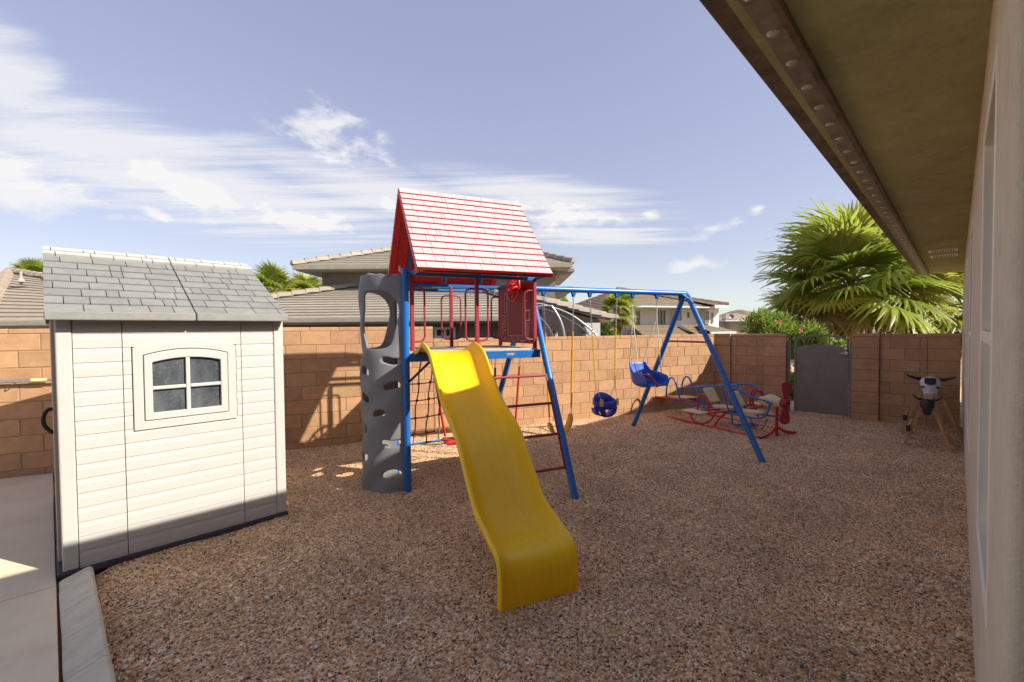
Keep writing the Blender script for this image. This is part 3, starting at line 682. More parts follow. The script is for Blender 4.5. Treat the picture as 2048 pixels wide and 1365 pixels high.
# A-frames
AY = .36; AH = 2.25
def aframe(xb, xt, y0, y1):
    for i, y in enumerate((y0, y1)):
        s_ = -1 if i == 0 else 1
        b = MB(); top = Vector((xt, AY + s_ * .03, AH - .01)); bot = Vector((xb, y, -.08))
        if i == 0 and xt > 3: b.tube([(xt - .09, AY, AH), (xt - .045, AY, AH), (xt - .01, AY - .012, AH - .012), (xt, AY - .05, AH - .06), bot], .038, 18)
        else: b.tube([top, bot], .038, 18)
        pt_('leg', b, blue_m)
aframe(1.493, 1.655, -.989, 1.62); aframe(4.31, 4.31, -.979, 1.62)
b = MB(); b.cyl((1.60, AY, AH), (4.31, AY, AH), .037, 20); beam_o = pt_('swing_beam', b, blue_m)
b = MB()
for s_ in (-1, 1): b.add([(4.18, AY + s_ * .03, AH - .01), (4.34, AY + s_ * .03, AH - .01), (4.31, AY + s_ * .16, AH - .17), (4.27, AY + s_ * .10, AH - .10)], [(0, 1, 2, 3)])
o = b.build('gusset', blue_m, play); m_ = o.modifiers.new('t', 'SOLIDIFY'); m_.thickness = .006
tb = lambda h: (AH - h) / AH
b = MB(); h = 1.52; yn, yf = AY + (-.979 - AY) * tb(h), AY + (1.62 - AY) * tb(h); b.cyl((4.31, yn, h), (4.31, yf, h), .014, 12); pt_('cross_bar', b, maroon_m)
bolt = MB(); bolt.lathe([(0, .006), (.009, .004), (.009, -.004)], 8, Matrix.Rotation(R(90), 4, 'X')); bolt0 = None
for (x, y, z) in [(4.31, yn - .034, h), (4.31, AY - .10, AH - .1), (4.31, AY - .16, AH - .2), (0, -.04, 1.43), (0, -.04, 1.18)]:
    if bolt0 is None: bolt0 = bolt.build('bolt', chrome_m, play); bolt0.location = (x, y, z)
    else: copy_obj(bolt0, play, (x, y, z))
# deck
b = MB(); b.box((DW / 2, -.012, DK - .047), (DW + .0, .03, .092)); pt_('deck_beam', b, blue_m, False, .004)
b = MB(); b.box((DW / 2, DD + .012, DK - .047), (DW, .03, .092)); pt_('deck_beam', b, blue_m, False, .004)
for x in (.015, DW - .015): b = MB(); b.box((x, DD / 2, DK - .047), (.03, DD - .004, .085)); pt_('deck_beam', b, blue_m, False, .004)
b = MB(); b.box((DW + .004, -.012, DK - .047), (.02, .036, .096)); b.box((.006, -.014, DK - .047), (.016, .038, .098)); pt_('beam_cap', b, dblack, False, .004)
for k in range(2):
    b = MB(); b.box((DW / 2, DD * (.25 + .5 * k), DK + .006), (DW - .01, DD / 2 - .006, .028)); pt_('deck_board', b, deck_m, False, .006)
for (p, q) in (((.02, -.03, 1.18), (.26, -.03, 1.40)),):
    b = MB(); b.bar(p, q, .02, .036, (0, 1, 0)); pt_('brace', b, mat('brace_blue', (.012, .03, .2), .4), False, .003)
b = MB(); b.box((1.2, -.0285, DK - .045), (.125, .004, .028)); pl = pt_('name_plate', b, mat('plate_black', (.03, .03, .03), .4), False, .001)
def text_mesh(name, s, size, m, parent, loc, rot, ext=.0006):
    cu_ = bpy.data.curves.new(name, 'FONT'); cu_.body = s; cu_.size = size; cu_.align_x = 'CENTER'; cu_.align_y = 'CENTER'; cu_.extrude = ext; cu_.offset = .0004
    t = bpy.data.objects.new(name, cu_); COL.objects.link(t); dg = bpy.context.evaluated_depsgraph_get()
    me = bpy.data.meshes.new_from_object(t.evaluated_get(dg)); COL.objects.unlink(t); bpy.data.objects.remove(t)
    o = bpy.data.objects.new(name, me); me.materials.append(m); COL.objects.link(o); o.parent = parent; o.location = loc; o.rotation_euler = rot
    return o
text_mesh('lettering', 'LIFETIME', .021, mat('plate_white', (.8, .8, .8), .4), pl, (1.2, -.0312, DK - .045), (R(90), 0, 0))
fr = MB(); [fr.bar(p, q, .002, .0022, (0, 1, 0)) for p, q in zip([(1.141, -.0308, DK - .034), (1.259, -.0308, DK - .034), (1.259, -.0308, DK - .056), (1.141, -.0308, DK - .056)], [(1.259, -.0308, DK - .034), (1.259, -.0308, DK - .056), (1.141, -.0308, DK - .056), (1.141, -.0308, DK - .034)])]
fr.build('plate_border', mat('plate_white', (.8, .8, .8)), pl)
# maroon posts and hand loops
def mpost(x, y, z1=2.31): b = MB(); b.box((x, y, (DK + .02 + z1) / 2), (.042, .042, z1 - DK - .02)); pt_('rail_post', b, maroon_m, False, .006)
def loop(x0, x1, y, za, zb, r=.011):
    s_ = 1 if x1 > x0 else -1; q = .055
    pts = [(x0, y, zb), (x1 - s_ * q, y, zb), (x1 - s_ * q * .3, y, zb - q * .3), (x1, y, zb - q), (x1, y, za + q), (x1 - s_ * q * .3, y, za + q * .3), (x1 - s_ * q, y, za), (x0, y, za)]
    b = MB(); b.tube(pts, r, 10); pt_('hand_loop', b, maroon_m)
for (x, y, sides) in ((.075, .02, (1,)), (.81, .02, (-1, 1)), (1.545, .02, (-1,)), (.075, DD - .02, (1,)), (.84, DD - .02, (-1, 1)), (1.56, DD - .02, (-1,))):
    mpost(x, y)
    for s_ in sides: loop(x + s_ * .015, x + s_ * .135, y, 1.605, 2.19)
# right side panel with printed plan, steering wheel
b = MB(); b.box((1.56, DD / 2, 1.93), (.018, DD - .10, .76)); pnl = pt_('side_panel', b, mpanel_m, False, .008)
def strip(y0, y1, z0, z1): b = MB(); b.box((1.5498, (y0 + y1) / 2, (z0 + z1) / 2), (.0014, abs(y1 - y0), abs(z1 - z0))); return b
def prect(y0, y1, z0, z1, t=.006):
    b = MB()
    for q in ((y0, y1, z0, z0 + t), (y0, y1, z1 - t, z1), (y0, y0 + t, z0 + t, z1 - t), (y1 - t, y1, z0 + t, z1 - t)):
        b.box((1.5498, (q[0] + q[1]) / 2, (q[2] + q[3]) / 2), (.0014, q[1] - q[0], q[3] - q[2]))
    b.build('print', print_m, pnl)
prect(.36, .82, 1.64, 2.25); prect(.16, .30, 1.83, 1.97, .014); prect(.20, .34, 2.08, 2.20); prect(.86, .94, 1.96, 2.22)
prect(.62, .84, 2.14, 2.22, .012)
for k in range(9): strip(.18, .30, 1.62 + k * .022, 1.626 + k * .022).build('print', print_m, pnl)
b = MB(); rq = random.Random(3)
for k in range(70): y_ = rq.uniform(.12, 1.02); z_ = rq.uniform(1.57, 1.62); b.box((1.5498, y_, z_), (.0014, rq.uniform(.006, .02), rq.uniform(.004, .012)))
for k in range(40): y_ = rq.uniform(.87, 1.02); z_ = rq.uniform(1.64, 1.95); b.box((1.5498, y_, z_), (.0014, rq.uniform(.006, .03), rq.uniform(.003, .012)))
b.build('print', print_m, pnl)
wl_ = MB(); MW = Matrix.Translation((1.43, .37, 2.255)) @ Matrix.Rotation(R(90), 4, 'Y')
wl_.tube([MW @ Vector((.165 * math.cos(a), .165 * math.sin(a), 0)) for a in [2 * math.pi * k / 40 for k in range(40)]], .017, 10, closed=True)
for k in range(8):
    a = 2 * math.pi * k / 8 + .2; wl_.tube([MW @ Vector((.03 * math.cos(a), .03 * math.sin(a), .03)), MW @ Vector((.16 * math.cos(a), .16 * math.sin(a), 0))], [.016, .011], 8)
    wl_.tube([MW @ Vector((.165 * math.cos(a), .165 * math.sin(a), 0)), MW @ Vector((.19 * math.cos(a), .19 * math.sin(a), 0))], .012, 8)
wl_.lathe([(.0, -.05), (.05, -.045), (.055, .02), (.04, .05), (0, .055)], 18, MW); wl_.cyl((1.43, .37, 2.255), (1.55, .37, 2.255), .03, 12)
pt_('steering_wheel', wl_, mat('bright_red', (.68, .015, .012), .35, spec=.5))
# roof
RE, RR, RYm = 2.345, 3.39, DD / 2; EX = .34; RX0, RX1 = .05, 1.60
def rbar(name, p, q, w, t, m=blue_m): b = MB(); b.bar(p, q, w, t); pt_(name, b, m, False, .003)
rbar('roof_rail', (.0, 0, 2.325), (DW, 0, 2.325), .03, .036); rbar('roof_rail', (.0, DD, 2.325), (DW, DD, 2.325), .03, .036)
for x in (.02, DW - .02): rbar('roof_rail', (x, .02, 2.321), (x, DD - .02, 2.321), .03, .034)
rbar('roof_rail', (RX0 + .02, -EX + .06, 2.335), (RX1 - .02, -EX + .06, 2.335), .034, .03, mat('rail_blue_shaded', (.012, .02, .07), .45)); rbar('roof_rail', (RX0 + .02, DD + EX - .06, 2.335), (RX1 - .02, DD + EX - .06, 2.335), .034, .03)  # front eave rail: same blue, shade under the roof put into the colour
for x in (.07, DW - .03):
    rbar('eave_bracket', (x, -EX + .06, 2.335), (x, 0.0, 2.325), .03, .034); rbar('eave_bracket', (x, DD + EX - .06, 2.335), (x, DD, 2.325), .03, .034)
b = MB(); b.cyl((.25, DD + .14, 2.27), (1.35, DD + .14, 2.27), .02, 12); pt_('roof_bar', b, blue_m)
for side_ in (0, 1):
    ye = -EX if side_ == 0 else DD + EX; A = Vector((0, ye, RE)); dv = Vector((0, RYm - ye, RR - RE)); ln = dv.length; dv.normalize(); nr = Vector((0, -dv.z, dv.y)); nr = nr if nr.z > 0 else -nr
    def slab(xa, xb, t0, t1, h0, h1, b=None):
        b = b or MB(); vs = []
        for X in (xa, xb):
            for t, hh in ((t0, h1[0] if isinstance(h1, tuple) else h1), (t1, h1[1] if isinstance(h1, tuple) else h1), (t1, h0), (t0, h0)): p = A + dv * t + nr * hh; vs.append((X, p.y, p.z))
        b.add(vs, [(0, 1, 2, 3), (7, 6, 5, 4), (0, 4, 5, 1), (1, 5, 6, 2), (2, 6, 7, 3), (3, 7, 4, 0)]); return b
    rp_ = pt_('roof_panel', slab(RX0, RX1, 0, ln, -.022, 0), red_m, False)
    # verge flanges under the two ends and the eave
    slab(RX0, RX0 + .07, 0, ln - .03, -.045, -.0235).build('flange', red_m, rp_); slab(RX1 - .07, RX1, 0, ln - .03, -.045, -.0235).build('flange', red_m, rp_)
    for x in (.30, .83, 1.36): rbar('rafter', A + Vector((x, 0, 0)) + dv * .05 + nr * -.045, A + Vector((x, 0, 0)) + dv * (ln - .06) + nr * -.045, .034, .034)
    if True:
        dots = MB(); rq = random.Random(8 + side_)
        for k in range(150):
            x_, t_ = rq.uniform(RX0 + .09, RX1 - .09), rq.uniform(.06, ln - .1)
            p = A + dv * t_ + nr * -.0228 + Vector((x_, 0, 0)); u_ = Vector((1, 0, 0)); r_ = .009
            dots.add([p + (u_ * math.cos(a) + dv * math.sin(a)) * r_ for a in (0, 1.047, 2.094, 3.14, 4.19, 5.236)], [(0, 1, 2, 3, 4, 5)])
        dots.build('underside_dot', mat('dot_dark_red', (.12, .004, .004), .7), rp_)  # flat dark red dots on the panel underside
    rows = 13; rh = ln / rows; rq = random.Random(21 + side_)
    for rw in range(rows):
        X = RX0 + .004
        while X < RX1 - .006:
            wd = rq.choice((.035, .10, .14, .17, .21, .25)); X2 = min(X + wd, RX1 - .004)
            if RX1 - X2 < .03: X2 = RX1 - .004
            slab(X + .0022, X2 - .0022, rw * rh + .008, (rw + 1) * rh - .0015, -.001, (.013, .003)).build('roof_tile', pale_m, rp_); X = X2
    ed = MB()
    for rw in range(rows): slab(RX0 - .001, RX1 + .001, rw * rh + .001, rw * rh + .0078, -.0012, .0128, ed)
    ed.build('course_edge', red_m, rp_)
b = MB(); b.box((RX0 + .02, DD / 2 - .03, 2.44), (.05, .14, .07), Matrix.Rotation(R(18), 3, 'X')); pt_('red_bracket', b, red_m, False, .008)
# yellow slide
SLX, SLW = .366, .565
cl = smooth_path([(0, .03, 1.497), (0, -.20, 1.50), (0, -.40, 1.485), (0, -.57, 1.395), (0, -.76, 1.20), (0, -.97, 1.005), (0, -1.17, .885), (0, -1.36, .775), (0, -1.56, .575), (0, -1.76, .385), (0, -1.94, .305), (0, -2.10, .285), (0, -2.22, .268), (0, -2.285, .205), (0, -2.305, .11), (0, -2.31, -.06)], 6)
rimk = [(0, .008), (.05, .03), (.13, .115), (.22, .15), (.40, .155), (.55, .165), (.68, .15), (.80, .125), (.88, .075), (.93, .025), (1, .006)]
def interp(kv, t):
    for (a, x), (b_, y_) in zip(kv, kv[1:]):
        if t <= b_: s_ = (t - a) / (b_ - a); s_ = s_ * s_ * (3 - 2 * s_); return x + (y_ - x) * s_
    return kv[-1][1]
arc = [0]
for p, q in zip(cl, cl[1:]): arc.append(arc[-1] + (q - p).length)
b = MB(); sec = []
for i, p in enumerate(cl):
    tg = ((cl[min(i + 1, len(cl) - 1)] - cl[max(i - 1, 0)])).normalized(); nr = Vector((0, -tg.z, tg.y)); nr = -nr if nr.z < -.02 or (abs(nr.z) <= .02 and nr.y > 0) else nr
    if i > len(cl) - 8 and nr.y > 0: nr = -nr
    rim = interp(rimk, arc[i] / arc[-1]); hw = SLW / 2
    row = []
    prof = [(-hw - .004, rim - .05), (-hw - .002, rim - .014), (-hw + .006, rim), (-hw + .018, rim + .002), (-hw + .028, rim - .008), (-hw + .040, rim * .80)]
    full = prof + [(-hw + w_, rim * k_) for w_, k_ in ((.058, .58), (.080, .37), (.108, .19), (.145, .075), (.19, .02))] + [(-hw * .16, .002), (0, 0)]
    full = full + [(-x, h_) for x, h_ in reversed(full[:-1])]
    for (x, h_) in full: row.append(p + Vector((SLX + x, 0, 0)) + nr * h_)
    sec.append(row)
n = len(sec[0])
for row in sec: b.v += [tuple(v) for v in row]
for i in range(len(sec) - 1):
    for k in range(n - 1): b.f.append((i * n + k, i * n + k + 1, (i + 1) * n + k + 1, (i + 1) * n + k))
sl_o = pt_('slide', b, yel_m)
m_ = sl_o.modifiers.new('t', 'SOLIDIFY'); m_.thickness = .012; m_.offset = -1
m_ = sl_o.modifiers.new('s', 'SUBSURF'); m_.levels = 1; m_.render_levels = 2
for p in sl_o.data.polygons: p.use_smooth = True
# grey climbing tube
TA = .42
holes = []
def hole(t0, z0, rt, rz_, ph, kind=0): holes.append((t0, z0, rt, rz_, ph))
hole(-45, 1.845, 33, .31, 0); hole(46, 1.845, 33, .31, 0)
for (t0, z0, rt, rz_) in ((-68, 1.41, 13, .034), (-69, 1.14, 12.5, .036), (-48, .85, 10.5, .033), (-19, 1.29, 10, .042), (-17, 1.01, 10, .044), (-13, .67, 10, .034), (-67, .54, 14, .033), (-67, .20, 15, .038), (-13, .36, 10, .036),
                         (68, 1.30, 13, .042), (50, 1.02, 12, .042), (66, .70, 13, .042), (20, .84, 11, .045), (60, .35, 14, .042), (40, .55, 12, .04)): hole(t0, z0, rt, rz_, t0 * .7 + z0 * 9)
def gfun(t, z):
    g_ = 9
    for (t0, z0, rt, rz_, ph) in holes:
        x, y_ = (t - t0) / rt, (z - z0) / rz_
        big = rz_ > .2
        if not big: y_ += .45 * math.sin(x * 2.2 + ph) * .8
        else: x += .10 * math.sin(z * 11 + t0); 
        pw = 3.2 if big else 2.8
        g_ = min(g_, (abs(x) ** pw + abs(y_) ** pw) ** (1 / pw) - 1)
    return g_
NT, NZ = 100, 250; t_a, t_b, z_a, z_b = -90.0, 90.0, -.05, 2.32
P = {}
for i in range(NT + 1):
    for j in range(NZ + 1): P[i, j] = [t_a + (t_b - t_a) * i / NT, z_a + (z_b - z_a) * j / NZ]
G = {k: gfun(*v) for k, v in P.items()}
faces = [((i, j), (i + 1, j), (i + 1, j + 1), (i, j + 1)) for i in range(NT) for j in range(NZ)]
faces = [f for f in faces if sum(G[c_] > 0 for c_ in f) >= 2]
used = {c_ for f in faces for c_ in f}
for c_ in used:
    if G[c_] < 0:
        t, z = P[c_]
        for _ in range(6):
            g0 = gfun(t, z); e1, e2 = .2, .002
            gt, gzz = (gfun(t + e1, z) - g0) / e1 * 60, (gfun(t, z + e2) - g0) / e2 * .3
            q = gt * gt + gzz * gzz
            if q < 1e-9: break
            t -= g0 * gt / q * 60; z -= g0 * gzz / q * .3
        if abs(t - P[c_][0]) < 4 and abs(z - P[c_][1]) < .03: P[c_] = [t, z]
idx = {c_: i for i, c_ in enumerate(sorted(used))}
b = MB()
for c_ in sorted(used):
    t, z = P[c_]; ta = R(t); wv = .010 * math.sin(z * 7 + t * .05) + .008 * math.sin(z * 15 + t * .11 + 1)
    gg = max(0, gfun(t, z)); lipr = -.014 * math.exp(-gg * 9) if gg < 1 else 0
    wv *= math.cos(ta) ** .5 if math.cos(ta) > 0 else 0
    top = .008 * math.sin(t * .12) + .006 * math.sin(t * .31) if c_[1] == NZ else 0
    rr2 = 1 + (wv + lipr) / .38
    b.v.append((-TA * math.cos(ta) * rr2 - .0, .335 + .325 * math.sin(ta) * rr2, z + top))
b.f = [tuple(idx[c_] for c_ in f) for f in faces]
tube_o = pt_('climbing_tube', b, grey_m); m_ = tube_o.modifiers.new('t', 'SOLIDIFY'); m_.thickness = .026; m_.offset = -1
for p in tube_o.data.polygons: p.use_smooth = True
# ladder on the front splayed leg
def legy(h, y0=-.989): return AY - .03 + (y0 - AY + .03) * (AH - h) / (AH + .08)
for h in (1.20, .905, .60, .285):
    y_ = legy(h); b = MB(); b.cyl((.85, y_, h), (1.493 + .162 * h / 2.25, y_, h), .0145, 12); pt_('rung', b, maroon_m)
for x in (.85, 1.455):
    b = MB(); b.bar((x + (.085 if x > 1 else 0), legy(1.2), 1.21), (x + (.02 if x > 1 else 0), legy(.27), .27), .022, .012, (1, 0, 0)); pt_('ladder_rail', b, mpanel_m, False)
# cargo net under the deck
NT_ = lambda a, z: Vector((.27 + a * .40 - .10 * (1.38 - z) / 1.1 * (1 - a * .3), .93 + .05 * math.sin(z * 3), z))
for a in (.25, .62, 1.0):
    b = MB(); b.tube([NT_(a, 1.40 - 1.12 * k / 14) + Vector((.01 * math.sin(k * 1.1 + a * 7), 0, 0)) for k in range(15)], .0085, 7); pt_('net_rope', b, net_m)
for z in (1.06, .84, .61, .40):
    b = MB(); b.tube([NT_(-.10 + 1.4 * k / 10, z - .02 * math.sin(k / 10 * math.pi) + .05 * (k / 10 - .3)) for k in range(11)], .0075, 7); pt_('net_rope', b, net_m)
    for a in (.25, .62, 1.0):
        kn = MB(); kn.lathe([(0, -.02), (.016, -.014), (.018, 0), (.016, .014), (0, .02)], 8, Matrix.Translation(NT_(a, z + .05 * (a * .7 - .23) - .012))); kn.build('knot', net_m, play, smooth=True)
b = MB(); b.cyl((.02, .93, .27), (.70, .93, .285), .014, 10); pt_('net_bar', b, blue_m)
# swing hangers on the beam
HANG = [1.854, 2.307, 2.568, 3.017, 3.296, 3.744]
for x in HANG:
    b = MB()
    for s_ in (-1, 1): b.prism([(-.03, 0), (.03, 0), (.014, -.062), (-.014, -.062)], AY + s_ * .016 - .003, AY + s_ * .016 + .003); 
    for i in range(len(b.v)): v = b.v[i]; b.v[i] = (v[0] + x, v[1], v[2] + AH - .03)
    for s_ in (-1, 1): b.cyl((x + s_ * .03, AY - .05, AH - .05), (x + s_ * .03, AY + .05, AH + .03), .005, 6)
    b.cyl((x, AY - .03, AH - .078), (x, AY + .03, AH - .078), .009, 8); b.build('hanger', blue_m, play)

# ---- chains
def chain(name, parent, a, b_, m, wire=.0032, lk=.030, w=.0095):
    a, b_ = Vector(a), Vector(b_); d = b_ - a; L_ = d.length; d.normalize(); n = max(2, int(L_ / (lk * .78))); stp = L_ / n
    s1 = d.cross(Vector((.3, .95, .1))).normalized(); s2 = d.cross(s1); mb = MB(); hl = lk / 2 - w
    for k in range(n):
        c_ = a + d * (stp * (k + .5)); sd = s1 if k % 2 else s2; pts = []
        for q in range(5): an = math.pi * q / 4; pts.append(c_ + d * (hl + w * math.sin(an)) + sd * (w * math.cos(an)))
        for q in range(5): an = math.pi + math.pi * q / 4; pts.append(c_ + d * (-hl + w * math.sin(an)) + sd * (w * math.cos(an)))
        mb.tube(pts, wire, 5, closed=True, ref=tuple(d.cross(sd)))
    return mb.build(name, m, parent, smooth=True)
def snap(parent, p, ln=.06): b = MB(); p = Vector(p); b.tube([p + Vector((.012 * math.cos(a), 0, -ln / 2 + ln / 2 * math.sin(a))) for a in [2 * math.pi * k / 14 for k in range(14)]], .004, 6, closed=True); b.build('snap_hook', chrome_m, parent, smooth=True)
def swing_root(name, x, label, cat='swing'): return empty(name, TF.w(x, AY), TF.deg, label, cat, 'swings hanging from the blue beam')
HZ = AH - .085
# belt swing
sw1 = swing_root('belt_swing', 2.08, 'yellow belt swing with sleeved chains beside the tower leg')
for s_, xh, xb_, zb_ in ((-1, 1.854, 1.930, .52), (1, 2.307, 2.262, .62)):
    a = Vector((xh - 2.08, 0, HZ)); e = Vector((xb_ - 2.08, 0, zb_)); m1 = a.lerp(e, .30); m2 = a.lerp(e, .97)
    snap(sw1, a); chain('chain', sw1, a - Vector((0, 0, .05)), m1, chrome_m)
    t = MB(); t.tube([m1, m2], .011, 10); t.build('sleeve', yslv_m, sw1, smooth=True); chain('chain', sw1, m2, e - Vector((0, 0, .03)), chrome_m, lk=.024)
b = MB(); pr = smooth_path([(-.15, 0, .50), (-.145, 0, .46), (-.10, 0, .365), (0, 0, .325), (.10, 0, .37), (.165, 0, .49), (.182, 0, .595)], 5)
for i, p in enumerate(pr):
    t = i / (len(pr) - 1); hw = .07 - .03 * abs(2 * t - 1) ** 6 - (.02 if i in (0, len(pr) - 1) else 0)
    for y_ in (-hw, hw): b.v.append((p.x, y_, p.z))
for i in range(len(pr) - 1): b.f.append((2 * i, 2 * i + 1, 2 * i + 3, 2 * i + 2))
o = b.build('belt_seat', belt_m, sw1, smooth=True); o.modifiers.new('t', 'SOLIDIFY').thickness = .010
# bucket swing
sw2 = swing_root('bucket_swing', 2.80, 'dark blue toddler bucket swing on yellow chains, middle of the beam')
BX = .02
for s_, xh in ((-1, 2.568), (1, 3.017)):
    a = Vector((xh - 2.80, 0, HZ)); e = Vector((BX + s_ * .16, 0, .98)); snap(sw2, a)
    m1 = a.lerp(e, .36)
    chain('chain', sw2, a - Vector((0, 0, .05)), m1, chrome_m, lk=.028, w=.011); chain('chain', sw2, m1, e, ychain_m, .0042, .034, .011)
    chain('chain', sw2, e, e - Vector((s_ * .004, 0, .07)), chrome_m)
    t = MB()
    for y_ in (-.098, .088): t.tube([e - Vector((0, 0, .06)), (BX + s_ * .135, y_, .75)], .0035, 6)
    t.build('triangle_wire', chrome_m, sw2)
    for y_ in (-.098, .088):
        t = MB(); t.box((BX + s_ * .132, y_, .715), (.052, .026, .095), Matrix.Rotation(R(42 * s_ * (1 if y_ < 0 else -1)), 3, 'Z')); t.build('strap', belt_m, sw2, bevel=.005)
def ringwall(b, z0, z1, rx, ry, a0, a1, n=24, taper=1.0, ztop=None):
    o_ = len(b.v)
    for i in range(n + 1):
        a = R(a0 + (a1 - a0) * i / n); zt = z1 if ztop is None else ztop(a)
        b.v.append((BX + rx * taper * math.cos(a), ry * taper * math.sin(a), z0)); b.v.append((BX + rx * math.cos(a), ry * math.sin(a), zt))
    for i in range(n): b.f.append((o_ + 2 * i, o_ + 2 * i + 2, o_ + 2 * i + 3, o_ + 2 * i + 1))
b = MB(); ringwall(b, .62, .73, .175, .125, 0, 360, 40, .99, lambda a: .73 + .10 * max(0, math.sin(a)) ** 1.5)
for (cx, wd) in ((-1, .0), (1, 0)):
    pass
n = 16                                            # under-cradle: sling with two leg holes
for i in range(n + 1):
    a = math.pi * i / n; x = .158 * math.cos(a); z = .625 - .125 * math.sin(a) ** .8
    for y_ in (-.055, .11): b.v.append((BX + x, y_ * (1 if y_ > 0 else 1), z))
o_ = len(b.v) - 2 * (n + 1)
for i in range(n): b.f.append((o_ + 2 * i, o_ + 2 * i + 2, o_ + 2 * i + 3, o_ + 2 * i + 1))
for s_ in (-1, 1):                                # front straps leaving a triangular opening
    q = len(b.v); b.v += [(BX + s_ * .165, -.06, .63), (BX + s_ * .085, -.118, .63), (BX + s_ * .03, -.07, .515), (BX + s_ * .10, -.055, .525)]; b.f.append((q, q + 1, q + 2, q + 3))
o = b.build('bucket_seat', bucket_m, sw2, smooth=True); o.modifiers.new('t', 'SOLIDIFY').thickness = .010
# infant seat
sw3 = swing_root('infant_swing', 3.53, 'bright blue infant swing seat with red T-bar on white ropes')
IC = Vector((.0, -.05, .92))
IPROF = smooth_path([(0, .215, 1.225), (0, .19, 1.12), (0, .15, 1.0), (0, .09, .915), (0, -.02, .885), (0, -.14, .89), (0, -.215, .915), (0, -.245, .905)], 6)
def seatpt(u, v):
    """u across (-1..1), v from top of the back (0) to the front lip (1)"""
    k = min(v * (len(IPROF) - 1), len(IPROF) - 1.001); i = int(k); p = IPROF[i].lerp(IPROF[i + 1], k - i)
    w = .125 + .055 * min(1, v / .5); uu = abs(u); sg = 1 if u >= 0 else -1
    lift = max(0, uu - .5) / .5; sm = min(1, v / .55); sm = sm * sm * (3 - 2 * sm)
    up = Vector((0, -1, .12)).lerp(Vector((0, 0, 1)), sm).normalized()
    side_h = .05 + .16 * sm - .11 * max(0, v - .62) / .38 - (.05 * ((v - .93) / .07) if v > .93 else 0)
    x = w * min(1, uu / .62) + .035 * lift
    return Vector((sg * x, p.y, p.z)) + up * (side_h * lift ** 1.2)
b = MB(); NU, NV = 18, 26
for i in range(NV + 1):
    for j in range(NU + 1): b.v.append(tuple(seatpt(-1 + 2 * j / NU, i / NV)))
for i in range(NV):
    for j in range(NU): a = i * (NU + 1) + j; b.f.append((a, a + 1, a + NU + 2, a + NU + 1))
so_ = b.build('seat', infant_m, sw3, smooth=True); so_.modifiers.new('t', 'SOLIDIFY').thickness = .024
for p in so_.data.polygons: p.use_smooth = True
m_ = so_.modifiers.new('s', 'SUBSURF'); m_.levels = 1; m_.render_levels = 1
b = MB(); b.tube(smooth_path([(-.13, -.0, 1.03), (-.06, -.03, 1.045), (.06, -.03, 1.045), (.13, -.0, 1.03)], 5), [.02] * 16, 8); b.tube(smooth_path([(0, -.03, 1.04), (0, -.11, 1.02), (0, -.19, .965), (0, -.25, .91)], 5), [.03, .03, .028, .026, .024, .022, .02, .02, .02, .02, .02, .022, .022, .024, .024, .024], 8)
b.build('t_bar', mat('tbar_red', (.5, .015, .04), .4), sw3, smooth=True)
b = MB(); b.lathe([(0, .004), (.02, .003), (.02, 0)], 14, Matrix.Translation((0, -.06, 1.066)) @ Matrix.Rotation(R(35), 4, 'X')); b.build('sticker', mat('sticker', (.6, .5, .2), .5), sw3)
for s_ in (-1, 1):
    b = MB(); b.bar((s_ * .045, .165, 1.10), (s_ * .05, .10, .96), .026, .006, (0, 1, 1)); b.build('harness_strap', rope_m, sw3)
for s_, xh in ((-1, 3.296), (1, 3.744)):
    a = Vector((xh - 3.53, 0, HZ)); snap(sw3, a, .10)
    for e in (Vector((s_ * .125, .20, 1.215)), Vector((s_ * .205, -.10, 1.07))):
        t = MB(); k = a + Vector((-s_ * .003, 0, -.28)); t.tube([a - Vector((0, 0, .09)), k, e], .0068, 6); t.build('rope', rope_m, sw3, smooth=True)
# red board swing under the deck
sw4 = empty('board_swing', TF.w(1.05, .58), TF.deg, 'red board swing hanging under the tower deck behind the slide', 'swing', None)
for (xa, xb_, zb_, y_) in ((.42, .59, .37, 0), (1.62, 1.53, .40, 0), (1.24, 1.22, .40, -.05)):
    a, e = Vector((xa - 1.05, y_, 1.40)), Vector((xb_ - 1.05, y_, zb_)); m1 = a.lerp(e, .16)
    chain('chain', sw4, a, m1, chrome_m); t = MB(); t.tube([m1, a.lerp(e, .95)], .014, 10); t.build('sleeve', rsleeve_m, sw4, smooth=True); chain('chain', sw4, a.lerp(e, .95), e - Vector((0, 0, .02)), chrome_m)
b = MB(); b.prism([(-.50 + .0 * k, 0) for k in range(1)] + [(-.46, -.03), (.5, -.03), (.54, 0), (.5, .02), (-.46, .02)], -.12, .12)
for i in range(len(b.v)): v = b.v[i]; b.v[i] = (v[0], v[1], v[2] + .355)
b.build('board_seat', red_m, sw4, bevel=.01)

